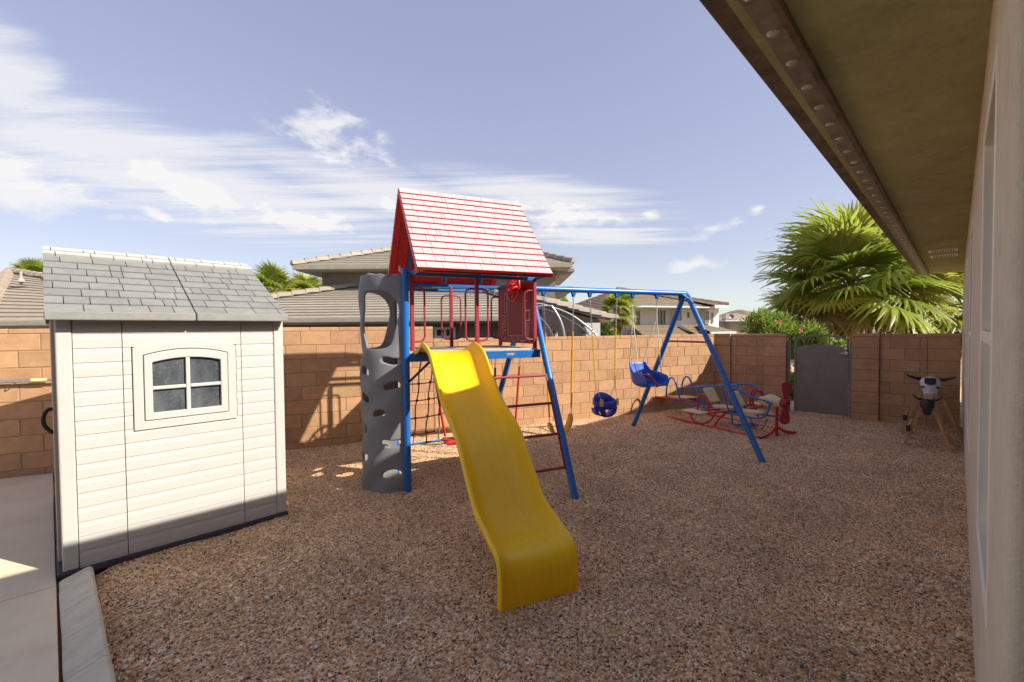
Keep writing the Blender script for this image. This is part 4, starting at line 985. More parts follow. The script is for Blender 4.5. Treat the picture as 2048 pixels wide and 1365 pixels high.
# ================================================================== airplane ride-on
air = empty('airplane_teeter_ride', KF.w(0, 0), KF.deg, 'red, blue and yellow airplane teeter ride with propeller and four seats', 'ride toy')
def ap(name, pts, r, m, sm=0, n=10): r *= 1.22; b = MB(); b.tube(smooth_path(pts, sm) if sm else pts, r, n); return b.build(name, m, air, smooth=True)
for s_ in (-1, 1):
    y = .2 * s_
    ap('upper_rail', [(-1.93, y, .55), (-1.4, y, .63), (-.91, y, .71), (-.66, y, .745), (-.56, y, .73), (-.37, y, .61), (-.10, y * .9, .565), (.03, y * .75, .525)], .0135, blue_m, 4)
    ap('lower_rail', [(-2.16, y, .33), (-1.86, y, .30), (-1.35, y, .275), (-.91, y, .262), (-.32, y, .255), (-.12, y, .285), (-.03, y, .36), (.0, y * .85, .52)], .0135, blue_m, 4)
    ap('tail_arch', [(-2.21, y, .33), (-2.185, y, .56), (-2.13, y, .70), (-2.06, y, .745), (-1.98, y, .70), (-1.90, y, .52), (-1.83, y, .31)], .0135, blue_m, 5)
    ap('strut', [(-1.42, y, .625), (-1.25, y, .27)], .011, blue_m); ap('strut', [(-.88, y, .712), (-.72, y, .258)], .011, blue_m)
    # wings
    ap('wing_tube', [(-.97, 0, .285), (-.98, .5 * s_, .29), (-.99, .86 * s_, .295), (-.93, .93 * s_, .297), (-.80, .93 * s_, .30), (-.76, .84 * s_, .30), (-.74, .5 * s_, .295), (-.72, 0, .285)], .0125, red_m, 3)
    ap('wing_handle', [(-.98, .66 * s_, .29), (-.975, .66 * s_, .46), (-.93, .66 * s_, .565), (-.86, .66 * s_, .60), (-.79, .66 * s_, .565), (-.75, .66 * s_, .46), (-.745, .66 * s_, .29)], .0135, red_m, 5)
    ap('wing_foot', [(-1.0, .80 * s_, .28), (-.98, .78 * s_, .16), (-.88, .72 * s_, .10), (-.78, .62 * s_, .14), (-.74, .50 * s_, .28)], .011, red_m, 4)
    b = MB(); b.prism([(-1.10, 0), (-.70, 0), (-.72, .022), (-1.08, .022)], .70 * s_, .94 * s_)
    for i in range(len(b.v)): v = b.v[i]; b.v[i] = (v[0], v[1], v[2] + .305)
    b.build('wing_seat', cream_m, air, bevel=.015, seg=3)
    ap('pivot_leg', [(-.85, .42 * s_, .01), (-.86, .30 * s_, .13), (-.86, .10 * s_, .24), (-.86, 0, .26)], .014, red_m, 3)
    ap('base_tube', [(-1.92, .44 * s_, .018), (-1.2, .43 * s_, .010), (-.5, .42 * s_, .006), (.0, .40 * s_, .012)], .016, red_m)
    ap('front_foot', [(.0, 0, .16), (.01, .08 * s_, .10), (.02, .2 * s_, .045), (.02, .40 * s_, .014)], .016, red_m, 3)
    b = MB(); b.cyl((.02, .40 * s_, .014), (.02, .425 * s_, .012), .0185, 10); b.build('foot_cap', dblack, air)
ap('post', [(0, 0, 0), (0, 0, .46)], .019, red_m)
ap('cross_tube', [(-1.25, -.2, .27), (-1.25, .2, .27)], .011, blue_m); ap('cross_tube', [(-.72, -.2, .258), (-.72, .2, .258)], .011, blue_m); ap('cross_tube', [(-1.93, -.2, .55), (-1.93, .2, .55)], .011, blue_m)
ap('tail_frame', [(-1.74, -.21, .345), (-2.2, -.21, .325), (-2.48, -.19, .305), (-2.56, -.10, .30), (-2.56, .10, .30), (-2.48, .19, .305), (-2.2, .21, .325), (-1.74, .21, .345)], .0135, red_m, 4)
b = MB(); b.box((-1.95, 0, .362), (.42, .36, .022), Matrix.Rotation(R(-3), 3, 'Y')); b.build('tail_seat', cream_m, air, bevel=.01)
b = MB(); b.prism([(-2.54, .302), (-2.40, .305), (-2.40, .325), (-2.53, .322)], -.15, .15); b.build('tail_plate', cream_m, air, bevel=.008)
ap('foot_rest', [(-.74, -.12, .258), (-.72, -.12, .07), (-.66, -.12, .055), (-.42, -.12, .07)], .011, blue_m); ap('foot_rest', [(-.74, .12, .258), (-.72, .12, .07), (-.66, .12, .055), (-.42, .12, .07)], .011, blue_m)
for k in range(3): ap('foot_rest', [(-.66 + .11 * k, -.12, .058 + .004 * k), (-.66 + .11 * k, .12, .058 + .004 * k)], .009, blue_m)
for x0 in (-1.24, -.70):                                   # two inline seats
    b = MB(); n = 16; pr = [(x0 + .24 + .22 * math.cos(2 * math.pi * k / n) * (1.0 if math.cos(2 * math.pi * k / n) > 0 else .95), .15 * math.sin(2 * math.pi * k / n) * 1.05) for k in range(n)]
    b.add([(p[0], p[1], .300) for p in pr] + [(p[0], p[1], .326) for p in pr] + [(x0 + .24, 0, .318)], [tuple(reversed(range(n)))] + [(i, (i + 1) % n, (i + 1) % n + n, i + n) for i in range(n)] + [(i + n, (i + 1) % n + n, 2 * n) for i in range(n)])
    b.build('seat', cream_m, air, smooth=True)
    b = MB(); NB = 8
    for i in range(NB + 1):
        for j in range(NB + 1):
            y_ = -.135 + .27 * i / NB; t = j / NB; wv = 1 - .12 * max(0, t - .7) / .3
            b.v.append((x0 - .13 + .15 * (1 - t) + .03 * (1 - (y_ / .135) ** 2), y_ * wv, .36 + .25 * t + (0 if 0 < j < NB else (-.01 if j else .012) * (y_ / .135) ** 2)))
    for i in range(NB):
        for j in range(NB): a = i * (NB + 1) + j; b.f.append((a, a + 1, a + NB + 2, a + NB + 1))
    o = b.build('seat_back', cream_m, air, smooth=True); o.modifiers.new('t', 'SOLIDIFY').thickness = .025
    ap('back_tube', [(x0 + .03, -.15, .29), (x0 + .03, -.13, .36), (x0 - .14, -.12, .62), (x0 - .14, .12, .62), (x0 + .03, .13, .36), (x0 + .03, .15, .29)], .011, blue_m, 2)
ap('steering_arch', [(-.33, -.12, .46), (-.33, -.13, .58), (-.33, -.08, .66), (-.33, 0, .675), (-.33, .08, .66), (-.33, .13, .58), (-.33, .12, .46)], .0135, maroon_m, 4)
b = MB(); ns, nr_ = 14, 18
for i in range(ns + 1):
    t = i / ns; x = -.27 + .36 * t; ry = .125 * (.62 + .38 * math.sin(min(1, t * 1.6) * math.pi / 2)) * (1 - .35 * max(0, t - .6) / .4); rz_ = .085 * (.7 + .3 * math.sin(t * math.pi)) + .018 * math.exp(-((t - .45) / .14) ** 2)
    cz = .535 + .012 * math.exp(-((t - .45) / .2) ** 2)
    for k in range(nr_): a = 2 * math.pi * k / nr_; b.v.append((x, ry * math.copysign(abs(math.cos(a)) ** .7, math.cos(a)), cz + rz_ * math.copysign(abs(math.sin(a)) ** .8, math.sin(a))))
for i in range(ns):
    for k in range(nr_): b.f.append((i * nr_ + k, i * nr_ + (k + 1) % nr_, (i + 1) * nr_ + (k + 1) % nr_, (i + 1) * nr_ + k))
b.f.append(tuple(range(nr_))); b.f.append(tuple(ns * nr_ + k for k in range(nr_)))
b.build('engine', cream_m, air, smooth=True)
MH = Matrix.Translation((.10, 0, .545)) @ Matrix.Rotation(R(90), 4, 'Y')
b = MB(); b.lathe([(.0, -.03), (.06, -.03), (.07, 0), (.064, .075), (.05, .09), (.02, .09), (.02, .075), (0, .075)], 20, MH); b.build('propeller_hub', maroon_m, air, smooth=True)
for sg, rot in ((1, -6), (-1, -6)):
    b = MB(); out = smooth_path([(-.03, .04), (-.045, .14), (-.06, .24), (-.05, .31), (0, .335), (.05, .31), (.06, .24), (.04, .14), (.03, .04)], 3)if False else [(-.03, .04), (-.05, .12), (-.078, .23), (-.076, .29), (-.045, .325), (.0, .338), (.045, .325), (.076, .29), (.078, .23), (.05, .12), (.03, .04)]
    n = len(out); Mx = Matrix.Translation((.145, 0, .545)) @ Matrix.Rotation(R(rot + (180 if sg < 0 else 0)), 4, 'X') @ Matrix.Rotation(R(-32 if sg > 0 else 32), 4, 'Z')
    vs = [Mx @ Vector((-.012, p[0], p[1])) for p in out] + [Mx @ Vector((.012, p[0], p[1])) for p in out]
    b.add(vs, [tuple(range(n)), tuple(reversed(range(n, 2 * n)))] + [(i, (i + 1) % n, (i + 1) % n + n, i + n) for i in range(n)]); b.build('propeller_blade', maroon_m, air, bevel=.008, seg=3)
chn = MB(); pts = [(-.32 + .32 * t, -.2, .25 - .20 * math.sin(math.pi * t) + .05 * t) for t in [k / 12 for k in range(13)]]
for k in range(12): a_, b_ = Vector(pts[k]), Vector(pts[k + 1]); chn.tube([a_, (a_ + b_) / 2 + Vector((0, .004 * (-1) ** k, 0)), b_], [.004, .007, .004], 6)
chn.build('safety_chain', dblack, air, smooth=True)
for (x, z) in ((-1.87, .56), (-1.4, .64), (-.9, .715), (-.5, .70), (-1.3, .28), (-.5, .26), (-.1, .57)):
    b = MB(); b.lathe([(0, .006), (.009, .004), (.009, -.004)], 8, Matrix.Translation((x, -.215, z)) @ Matrix.Rotation(R(90), 4, 'X')); b.build('bolt', chrome_m, air)

# ================================================================== roping dummies
def loft(b, secs, n=16, pw=1.0):
    """secs: (centre, right vec, up vec, rx, ry)"""
    o = len(b.v)
    for (c_, rt, up_, rx, ry) in secs:
        for k in range(n): a = 2 * math.pi * k / n; b.v.append(tuple(Vector(c_) + Vector(rt) * rx * math.cos(a) + Vector(up_) * ry * math.sin(a)))
    for i in range(len(secs) - 1):
        for k in range(n): b.f.append((o + i * n + k, o + i * n + (k + 1) % n, o + (i + 1) * n + (k + 1) % n, o + (i + 1) * n + k))
    b.f.append(tuple(o + k for k in reversed(range(n)))); b.f.append(tuple(o + (len(secs) - 1) * n + k for k in range(n)))
def sawhorse(x, y, bh, ln, spread, label, head, hs, hz, hm, hornm):
    root = empty('roping_dummy', HF.w(x, y), HF.deg, label, 'roping dummy', 'bull head roping dummies by the house')
    b = MB(); b.box((ln / 2, 0, bh - .02), (ln, .10, .05)); b.build('top_board', wood_m, root, bevel=.004)
    for ex in (.04, ln - .10):
        for s_ in (-1, 1):
            b = MB(); b.bar((ex + (.02 if s_ > 0 else 0), s_ * .035, bh - .03), (ex + (.02 if s_ > 0 else 0), s_ * spread, -.03), .085, .038, (0, 1, .35)); b.build('leg', wood_m, root, bevel=.003)
    for s_ in (-1, 1):
        zz = .26; yy = s_ * (.035 + (spread - .035) * (bh - zz) / bh + .03)
        b = MB(); b.bar((-.02, yy, zz), (ln + .02, yy, zz), .04, .085); sp_ = b.build('spreader', wood_m, root, bevel=.003)
        if s_ > 0: b = MB(); b.box((-.032, yy, zz), (.03, .044, .089)); b.build('end_cap', dblack, sp_, bevel=.003)
    # head hangs off the front end, facing -x
    hd = MB(); up_ = Vector((0, 0, 1)); rt = Vector((0, 1, 0)); fx = -.03
    secs = []
    for (t, rx, ry) in ((0, .06, .05), (.06, .135, .085), (.18, .148, .10), (.36, .138, .10), (.48, .125, .095), (.62, .10, .085), (.80, .085, .075), (.93, .080, .066), (1.0, .05, .045)):
        c_ = Vector((fx - .05 * t * hs - .03, 0, hz - .34 * hs * t)); dv = Vector((-.34, 0, -1)).normalized(); nv = Vector((-1, 0, .34)).normalized()
        secs.append((c_, rt, nv, rx * hs * .88, ry * hs))
    loft(hd, secs, 18); h_o = hd.build('head', hm, root, smooth=True)
    m_ = h_o.modifiers.new('s', 'SUBSURF'); m_.levels = 1; m_.render_levels = 1
    for s_ in (-1, 1):
        hn = MB()
        if head == 'white': pp = [(fx - .04, s_ * .07, hz - .03), (fx - .05, s_ * .145, hz - .025), (fx - .06, s_ * .22, hz - .005), (fx - .075, s_ * .285, hz + .03)]; rr2 = [.034, .033, .027, .021, .014]
        else: pp = [(fx - .04, s_ * .045, hz - .01), (fx - .05, s_ * .09, hz + .0), (fx - .06, s_ * .132, hz + .03), (fx - .07, s_ * .152, hz + .062)]
        sm_ = smooth_path(pp, 4); r_a = .030 if head == 'white' else .018
        hn.tube(sm_, [r_a * (1 - .62 * (k / (len(sm_) - 1)) ** 1.3) for k in range(len(sm_))], 10); hn.build('horn', hornm, root, smooth=True)
        ey = MB(); ey.lathe([(0, -.006), (.018, 0), (0, .006)], 10, Matrix.Translation((fx - .085 * hs - .045 * hs, s_ * .088 * hs, hz - .145 * hs)) @ Matrix.Rotation(R(90 - 25 * s_), 4, 'Z') @ Matrix.Rotation(R(90), 4, 'X') @ Matrix.Scale(1.4, 4, (1, 0, 0))); ey.build('eye', bblack_m, h_o)
        nsr = MB(); nsr.lathe([(0, -.004), (.010, 0), (0, .004)], 8, Matrix.Translation((fx - .155 * hs, s_ * .035 * hs, hz - .30 * hs)) @ Matrix.Rotation(R(90), 4, 'Y')); nsr.build('nostril', bblack_m, h_o)
    if head == 'white':
        fl = MB(); 
        for k in range(7):
            a = -.05 + .10 * k / 6; ln_ = .06 - .9 * abs(a) * .35
            ox = fx - .016 * (1 - (a / .07) ** 2); fl.add([(ox - .112, a - .018, hz - .006), (ox - .112, a + .018, hz - .006), (ox - .142, a + .014, hz - .055 - ln_ * .5), (ox - .156, a, hz - .055 - ln_), (ox - .142, a - .014, hz - .055 - ln_ * .5)], [(0, 1, 2, 3, 4)])
        o = fl.build('forelock', bblack_m, h_o); o.modifiers.new('t', 'SOLIDIFY').thickness = .012
    return root
sawhorse(8.66, .29, .70, .62, .25, 'black steer head roping dummy on a low pine sawhorse by the house wall', 'black', .64, .70, bblack_m, bblack_m)
sawhorse(9.62, .29, .93, .66, .36, 'white bull head with black horns on the taller sawhorse behind', 'white', 1.0, .93, bwhite_m, bblack_m)

# pole on the back wall left of the shed
pole = empty('telescoping_pole', TF.w(-4.0, 2.44), TF.deg, 'silver telescoping pole hung on the block wall left of the shed', 'pole')
b = MB(); b.cyl((-1.4, 0, 1.178), (.19, 0, 1.168), .019, 14); b.build('outer_tube', chrome_m, pole, smooth=True)
b = MB(); b.cyl((.19, 0, 1.168), (1.4, 0, 1.155), .015, 14); b.build('inner_tube', chrome_m, pole, smooth=True)
b = MB(); b.cyl((.06, 0, 1.169), (.20, 0, 1.1675), .024, 14); b.build('grip', mat('pale_yellow', (.70, .58, .26), .5), pole, smooth=True)
for x in (-.1, .62):
    b = MB(); b.tube([(x, .055, 1.15), (x, .0, 1.135), (x, -.03, 1.14), (x, -.034, 1.165)], .006, 8); b.build('hook', chrome_m, pole, smooth=True)

# ================================================================== neighbours
def tiles(parent, e0, e1, t1, t0, rows, m, thick=.035, over=.02):
    """a roof plane between eave e0-e1 and top t0-t1, one stepped course per row"""
    e0, e1, t0, t1 = map(Vector, (e0, e1, t0, t1)); nr = (e1 - e0).cross(t0 - e0 if (t0 - e0).length > .1 else t1 - e0).normalized(); nr = nr if nr.z > 0 else -nr
    for k in range(rows):
        a0, b0 = e0.lerp(t0, k / rows), e1.lerp(t1, k / rows); a1, b1 = e0.lerp(t0, (k + 1) / rows), e1.lerp(t1, (k + 1) / rows)
        b = MB(); b.add([a0 + nr * thick, b0 + nr * thick, b1 + nr * .006, a1 + nr * .006, a0 - nr * .01, b0 - nr * .01, b1 - nr * .012, a1 - nr * .012], [(0, 1, 2, 3), (4, 7, 6, 5), (0, 4, 5, 1), (1, 5, 6, 2), (2, 6, 7, 3), (3, 7, 4, 0)])
        b.build('tile_course', m, parent)
def caps(parent, p, q, m, st=.36, w=.24, h=.09):
    p, q = Vector(p), Vector(q); L_ = (q - p).length; n = max(1, int(L_ / st)); d = (q - p) / n
    for k in range(n):
        b = MB(); a, c_ = p + d * k, p + d * (k + 1.12); up_ = Vector((0, 0, 1)); sd = d.cross(up_).normalized()
        vs = []
        for (pp, lift) in ((a, .05), (c_, .02)):
            for (s_, z) in ((-w / 2, -.04), (-w / 4, h * .7), (0, h), (w / 4, h * .7), (w / 2, -.04)): vs.append(pp + sd * s_ + Vector((0, 0, z + lift)))
        b.add(vs, [(0, 1, 6, 5), (1, 2, 7, 6), (2, 3, 8, 7), (3, 4, 9, 8), (4, 3, 2, 1, 0), (5, 6, 7, 8, 9)]); b.build('ridge_tile', m, parent)
def wbox(parent, name, x0, x1, y0, y1, z0, z1, m, bevel=0): b = MB(); b.box(((x0 + x1) / 2, (y0 + y1) / 2, (z0 + z1) / 2), (x1 - x0, y1 - y0, z1 - z0)); return b.build(name, m, parent, bevel=bevel)
def nwin(parent, x0, x1, z0, z1, y, fm, panes=2, dark=glass_m):
    b = MB(); t = .06 if x1 - x0 > .5 else .04
    b.box((x0 + t / 2, y, (z0 + z1) / 2), (t, .06, z1 - z0)); b.box((x1 - t / 2, y, (z0 + z1) / 2), (t, .06, z1 - z0)); b.box(((x0 + x1) / 2, y, z0 + t / 2), (x1 - x0 - 2 * t, .06, t)); b.box(((x0 + x1) / 2, y, z1 - t / 2), (x1 - x0 - 2 * t, .06, t))
    if panes == 2: b.box(((x0 + x1) / 2, y, (z0 + z1) / 2), (t, .05, z1 - z0 - 2 * t))
    o = b.build('window', fm, parent); wd = (x1 - x0 - 2 * t)
    g_ = MB()
    if panes == 2:
        for s_ in (-1, 1):
            g_ = MB(); g_.box(((x0 + x1) / 2 + s_ * (wd / 4 + t / 4), y + .012, (z0 + z1) / 2), (wd / 2 - t / 2, .01, z1 - z0 - 2 * t)); g_.build('pane', dark, o)
    else: g_.box(((x0 + x1) / 2, y + .012, (z0 + z1) / 2), (wd, .01, z1 - z0 - 2 * t)); g_.build('pane', dark, o)
    return o
# taupe two-storey house behind the play set
nh = empty('neighbour_house', (-3, 14, -1.15), 0, 'taupe two-storey house with grey tile roofs behind the play set', 'house')
nh.location = (0, 0, 0)
EZ = 2.02
wbox(nh, 'wall', -8.9, .9, 11.5, 20, -1.15, EZ - .05, nwall_m)
wbox(nh, 'gutter', -9.4, 1.25, 10.93, 11.03, EZ - .09, EZ + .02, ngut_m, .01); wbox(nh, 'soffit', -9.35, 1.2, 11.03, 11.6, EZ - .13, EZ - .08, ngut_m)
lr = wbox(nh, 'lower_roof', -8.9, .8, 11.6, 13.9, EZ - .08, EZ - .04, ngut_m)
tiles(lr, (-9.4, 11.0, EZ), (1.25, 11.0, EZ), (-1.6, 14.4, EZ + 1.12), (-4.5, 14.4, EZ + 1.12), 14, ntile_m)
tiles(lr, (-9.4, 20, EZ), (-9.4, 11.0, EZ), (-4.5, 14.4, EZ + 1.12), (-4.5, 16.4, EZ + 1.12), 8, ntile_m)
tiles(lr, (1.25, 11.0, EZ), (1.25, 18, EZ), (-1.6, 16, EZ + 1.12), (-1.6, 14.4, EZ + 1.12), 8, ntile_m)
caps(lr, (-9.4, 11.0, EZ + .03), (-4.5, 14.4, EZ + 1.17), ntile_m); caps(lr, (1.25, 11.0, EZ + .03), (-1.6, 14.4, EZ + 1.17), ntile_m); caps(lr, (-4.5, 14.4, EZ + 1.15), (-1.6, 14.4, EZ + 1.15), ntile_m)
U0, U1, UZ = -5.85, 1.35, 3.66
wbox(nh, 'upper_wall', U0, U1, 14.1, 20, 1.9, UZ - .1, nwall_m)
wbox(nh, 'upper_gutter', U0 - .6, U1 + .45, 13.45, 13.55, UZ - .12, UZ + .02, ngut_m, .01); wbox(nh, 'upper_soffit', U0 - .55, U1 + .40, 13.55, 20, UZ - .14, UZ - .09, ngut_m)
ur = wbox(nh, 'upper_roof', U0 - .4, U1 + .3, 13.7, 20, UZ - .09, UZ - .04, ngut_m)
tiles(ur, (U0 - .65, 13.5, UZ), (U1 + .5, 13.5, UZ), (-.6, 17.2, UZ + 1.25), (-2.9, 17.2, UZ + 1.25), 12, ntile_m)
tiles(ur, (U0 - .65, 21, UZ), (U0 - .65, 13.5, UZ), (-2.9, 17.2, UZ + 1.25), (-2.9, 17.3, UZ + 1.25), 9, ntile_m)
tiles(ur, (U1 + .5, 13.5, UZ), (U1 + .5, 21, UZ), (-.6, 17.3, UZ + 1.25), (-.6, 17.2, UZ + 1.25), 9, ntile_m)
caps(ur, (U0 - .65, 13.5, UZ + .03), (-2.9, 17.2, UZ + 1.3), ntile_m); caps(ur, (U1 + .5, 13.5, UZ + .03), (-.6, 17.2, UZ + 1.3), ntile_m)
for (xa, za, ya) in ((1.75, 3.50, 14.6), (1.80, 3.0, 15.2)):                   # stepped bay eaves at the right end
    wbox(nh, 'bay_wall', .9, xa - .35, ya, ya + 3, 1.9, za - .05, nbeige_m); wbox(nh, 'bay_eave', .6, xa + .10, ya - .4, ya + 3, za - .10, za, ngut_m); wbox(nh, 'bay_tile', .5, xa + .2, ya - .5, ya + 3.1, za, za + .09, ntile_m)
nwin(nh, -1.95, -1.42, 1.52, 1.80, 11.47, wtrim_m)
# porch with sloping verge
pv = MB(); pv.prism([(.75, -1.15), (2.05, -1.15), (2.05, 1.92), (.75, 2.27)], 10.6, 14.0); pv.build('porch_wall', nbeige_m, nh)
b = MB(); b.bar((.55, 12.2, 2.39), (2.32, 12.2, 1.915), 3.6, .06, (0, 0, 1)); po_ = b.build('porch_roof', ngut_m, nh)
caps(po_, (2.30, 10.45, 1.95), (.55, 10.45, 2.42), ntile_m, .23, .26, .06); caps(po_, (2.7, 11.6, 1.97), (.9, 11.6, 2.45), ntile_m, .3, .3, .06)
wbox(nh, 'porch_column', 1.66, 2.0, 10.30, 10.58, -1.15, 1.86, wwall_m)
# house far left
nl = empty('neighbour_house', (0, 0, 0), 0, 'single-storey house with tan tile hip roof left of the shed', 'house')
wbox(nl, 'wall', -21, -10.9, 12.0, 19, -1.15, EZ - .06, nwall_m); wbox(nl, 'gutter', -13.6, -10.3, 11.42, 11.54, EZ - .10, EZ + .02, ngut_m, .01); wbox(nl, 'soffit', -13.5, -10.3, 11.54, 12.1, EZ - .15, EZ - .10, ngut_m)
lr = wbox(nl, 'roof', -13, -10.9, 12.1, 13, EZ - .1, EZ - .05, ngut_m)
tan_m = mat('tan_tile', (.36, .30, .23), .85, (.31, .255, .195), 5, .6, .5, 60, rnd=.07)
tiles(lr, (-13.4, 11.5, EZ), (-10.2, 11.5, EZ), (-17.1, 16.8, 3.75), (-19.8, 18, 4.15), 16, tan_m)
tiles(lr, (-13.4, 25, EZ), (-13.4, 11.5, EZ), (-19.8, 18, 4.15), (-19.8, 19, 4.15), 14, tan_m) if False else tiles(lr, (-26, 11.5, EZ), (-13.4, 11.5, EZ), (-19.8, 18, 4.15), (-21, 18, 4.15), 14, tan_m)
caps(lr, (-13.4, 11.5, EZ + .03), (-19.8, 18, 4.19), tan_m, .4, .4, .12); caps(lr, (-17.1, 16.8, 3.80), (-19.8, 18, 4.2), tan_m, .4, .3, .1); caps(lr, (-10.2, 11.5, EZ + .03), (-17.1, 16.8, 3.80), tan_m, .4, .3, .1)
p = at(42, 560, 15.2); b = MB(); b.cyl(p - Vector((0, 0, .15)), p + Vector((0, 0, .28)), .04, 10); b.lathe([(.22, -.02), (.10, .03), (.045, .14)], 12, Matrix.Translation(p - Vector((0, 0, .06)))); b.build('vent_pipe', ngut_m, nl, smooth=True)
# white house
wh = empty('neighbour_house', (0, 0, 0), 0, 'white two-storey house with brown tile roof beyond the swings', 'house')
def X_(u, y=30.): return (u - 1024) / FPX * y
def Z_(v, u, y=30.): return at(u, v, y).z
EW = Z_(618, 1280); 
wbox(wh, 'wall', X_(1206), X_(1337), 29.6, 38, -1.15, EW, wwall_m); wbox(wh, 'low_wing', X_(1140), X_(1206), 29.9, 37, -1.15, EW - .75, wwall_m); wbox(wh, 'wall', X_(1337), X_(1402), 29.2, 37, -1.15, EW, wwall_m); wbox(wh, 'wall', X_(1402), X_(1442, 29), 28.6, 37, -1.15, EW + .02, wwall_m)
wbox(wh, 'fascia', X_(1198), X_(1405), 28.55, 28.7, EW - .06, EW + .14, wtrim_m); wbox(wh, 'fascia', X_(1398), X_(1460, 28), 27.9, 28.05, EW - .05, EW + .15, wtrim_m); wbox(wh, 'soffit', X_(1198), X_(1452, 29), 28.05, 37, EW - .02, EW + .04, wtrim_m)
wr = wbox(wh, 'roof', X_(1200), X_(1440), 28.8, 37, EW + .04, EW + .09, wtile_m)
tiles(wr, (X_(1196), 28.5, EW + .14), (X_(1412), 28.5, EW + .14), (X_(1330), 32.8, EW + 1.45), (X_(1278), 32.8, EW + 1.50), 12, wtile_m)
tiles(wr, (X_(1196), 37, EW + .14), (X_(1196), 28.5, EW + .14), (X_(1278), 32.8, EW + 1.50), (X_(1278), 33, EW + 1.50), 10, wtile_m)
tiles(wr, (X_(1395), 27.9, EW + .15), (X_(1462, 28), 27.9, EW + .15), (X_(1362), 31.4, EW + 1.0), (X_(1345), 31.4, EW + 1.05), 9, wtile_m)
tiles(wr, (X_(1462, 28), 27.9, EW + .15), (X_(1462), 37, EW + .15), (X_(1340), 33.5, EW + 1.2), (X_(1350), 31.4, EW + 1.0), 9, wtile_m)
caps(wr, (X_(1412), 28.5, EW + .18), (X_(1280), 32.8, EW + 1.52), wtile_m, .5, .35, .1); caps(wr, (X_(1196), 28.5, EW + .18), (X_(1278), 32.8, EW + 1.52), wtile_m, .5, .35, .1); caps(wr, (X_(1462, 28), 27.9, EW + .19), (X_(1350), 31.4, EW + 1.05), wtile_m, .5, .35, .1)
wfm = mat('tan_frame', (.42, .36, .27), .6); wgl = mat('pale_glass', (.20, .23, .25), .15, (.30, .33, .35), 3, .5)
nwin(wh, X_(1310, 29.6), X_(1327, 29.6), Z_(650, 1318), Z_(622, 1318), 29.57, wfm); nwin(wh, X_(1345, 29.2), X_(1360, 29.2), Z_(642, 1352), Z_(621, 1352), 29.17, wfm, 2, wgl); nwin(wh, X_(1375, 29.2), X_(1380, 29.2), Z_(636, 1377), Z_(625, 1377), 29.17, wfm, 1)
nwin(wh, X_(1411, 28.6), X_(1421, 28.6), Z_(648, 1416), Z_(624, 1416), 28.57, wfm, 2, wgl); nwin(wh, X_(1428, 28.6), X_(1433, 28.6), Z_(647, 1430), Z_(626, 1430), 28.57, wfm, 1, wgl); nwin(wh, X_(1220, 29.6), X_(1230, 29.6), Z_(646, 1225), Z_(632, 1225), 29.57, wfm, 1, wgl); nwin(wh, X_(1258, 29.6), X_(1266, 29.6), Z_(652, 1262), Z_(624, 1262), 29.57, wfm, 1)
L0 = Z_(671, 1300, 27)
tiles(wr, (X_(1235, 27), 27, L0), (X_(1362, 27), 27, L0), (X_(1340, 29), 29.1, L0 + .62), (X_(1240, 29), 29.1, L0 + .62), 6, wtile_m); tiles(wr, (X_(1352, 26.5), 26.5, L0 + .02), (X_(1420, 26.5), 26.5, L0 + .02), (X_(1400, 28.5), 28.5, L0 + .62), (X_(1345, 28.5), 28.5, L0 + .62), 6, wtile_m)
tiles(wr, (X_(1374, 25.8), 25.8, Z_(664, 1400, 25.8)), (X_(1440, 25.8), 25.8, Z_(664, 1400, 25.8)), (X_(1405, 28), 28, Z_(651, 1380, 28)), (X_(1378, 28), 28, Z_(651, 1380, 28)), 6, wtile_m); wbox(wh, 'lower_fascia', X_(1374, 25.8), X_(1441, 25.8), 25.72, 25.8, Z_(668, 1400, 25.8), Z_(664.5, 1400, 25.8), wtrim_m)
tiles(wr, (X_(1410, 27), 27, L0), (X_(1490, 27), 27, L0), (X_(1450, 29.5), 29.5, L0 + .55), (X_(1420, 29.5), 29.5, L0 + .55), 5, wtile_m); wbox(wh, 'lower_wall', X_(1240, 27.6), X_(1480, 27.6), 27.6, 30, -1.15, L0 - .02, nbeige_m); wbox(wh, 'lower_fascia', X_(1350, 26.4), X_(1492, 26.4), 26.4, 26.48, L0 - .14, L0 - .02, wtrim_m)
_p = Vector((X_(1320), 30, 0)); _r = Matrix.Rotation(R(20), 3, 'Z'); wh.location = _p - _r @ _p; wh.rotation_euler = (0, 0, R(20))
# small far house with a dish
fh = empty('far_house', (0, 0, 0), 0, 'small distant beige house with satellite dish behind the white house', 'house')
y_ = 46.
wbox(fh, 'wall', X_(1460, y_), X_(1530, y_), y_, y_ + 6, -1.15, Z_(643, 1490, y_), nbeige_m); wbox(fh, 'eave', X_(1447, y_), X_(1532, y_), y_ - .5, y_ + 6, Z_(643, 1490, y_), Z_(640, 1490, y_), wtrim_m)
tiles(fh, (X_(1447, y_), y_ - .5, Z_(640, 1490, y_)), (X_(1532, y_), y_ - .5, Z_(640, 1490, y_)), (X_(1500, y_), y_ + 2.5, Z_(626, 1490, y_)), (X_(1475, y_), y_ + 2.5, Z_(626, 1490, y_)), 5, tan_m)
b = MB(); b.prism([(X_(1436, y_), -1.15), (X_(1460, y_), -1.15), (X_(1460, y_), Z_(640, 1450, y_)), (X_(1447, y_), Z_(630, 1450, y_)), (X_(1436, y_), Z_(643, 1450, y_))], y_ + 1, y_ + 5); b.build('gable_wall', mat('grey_wall', (.4, .41, .42), .9), fh)
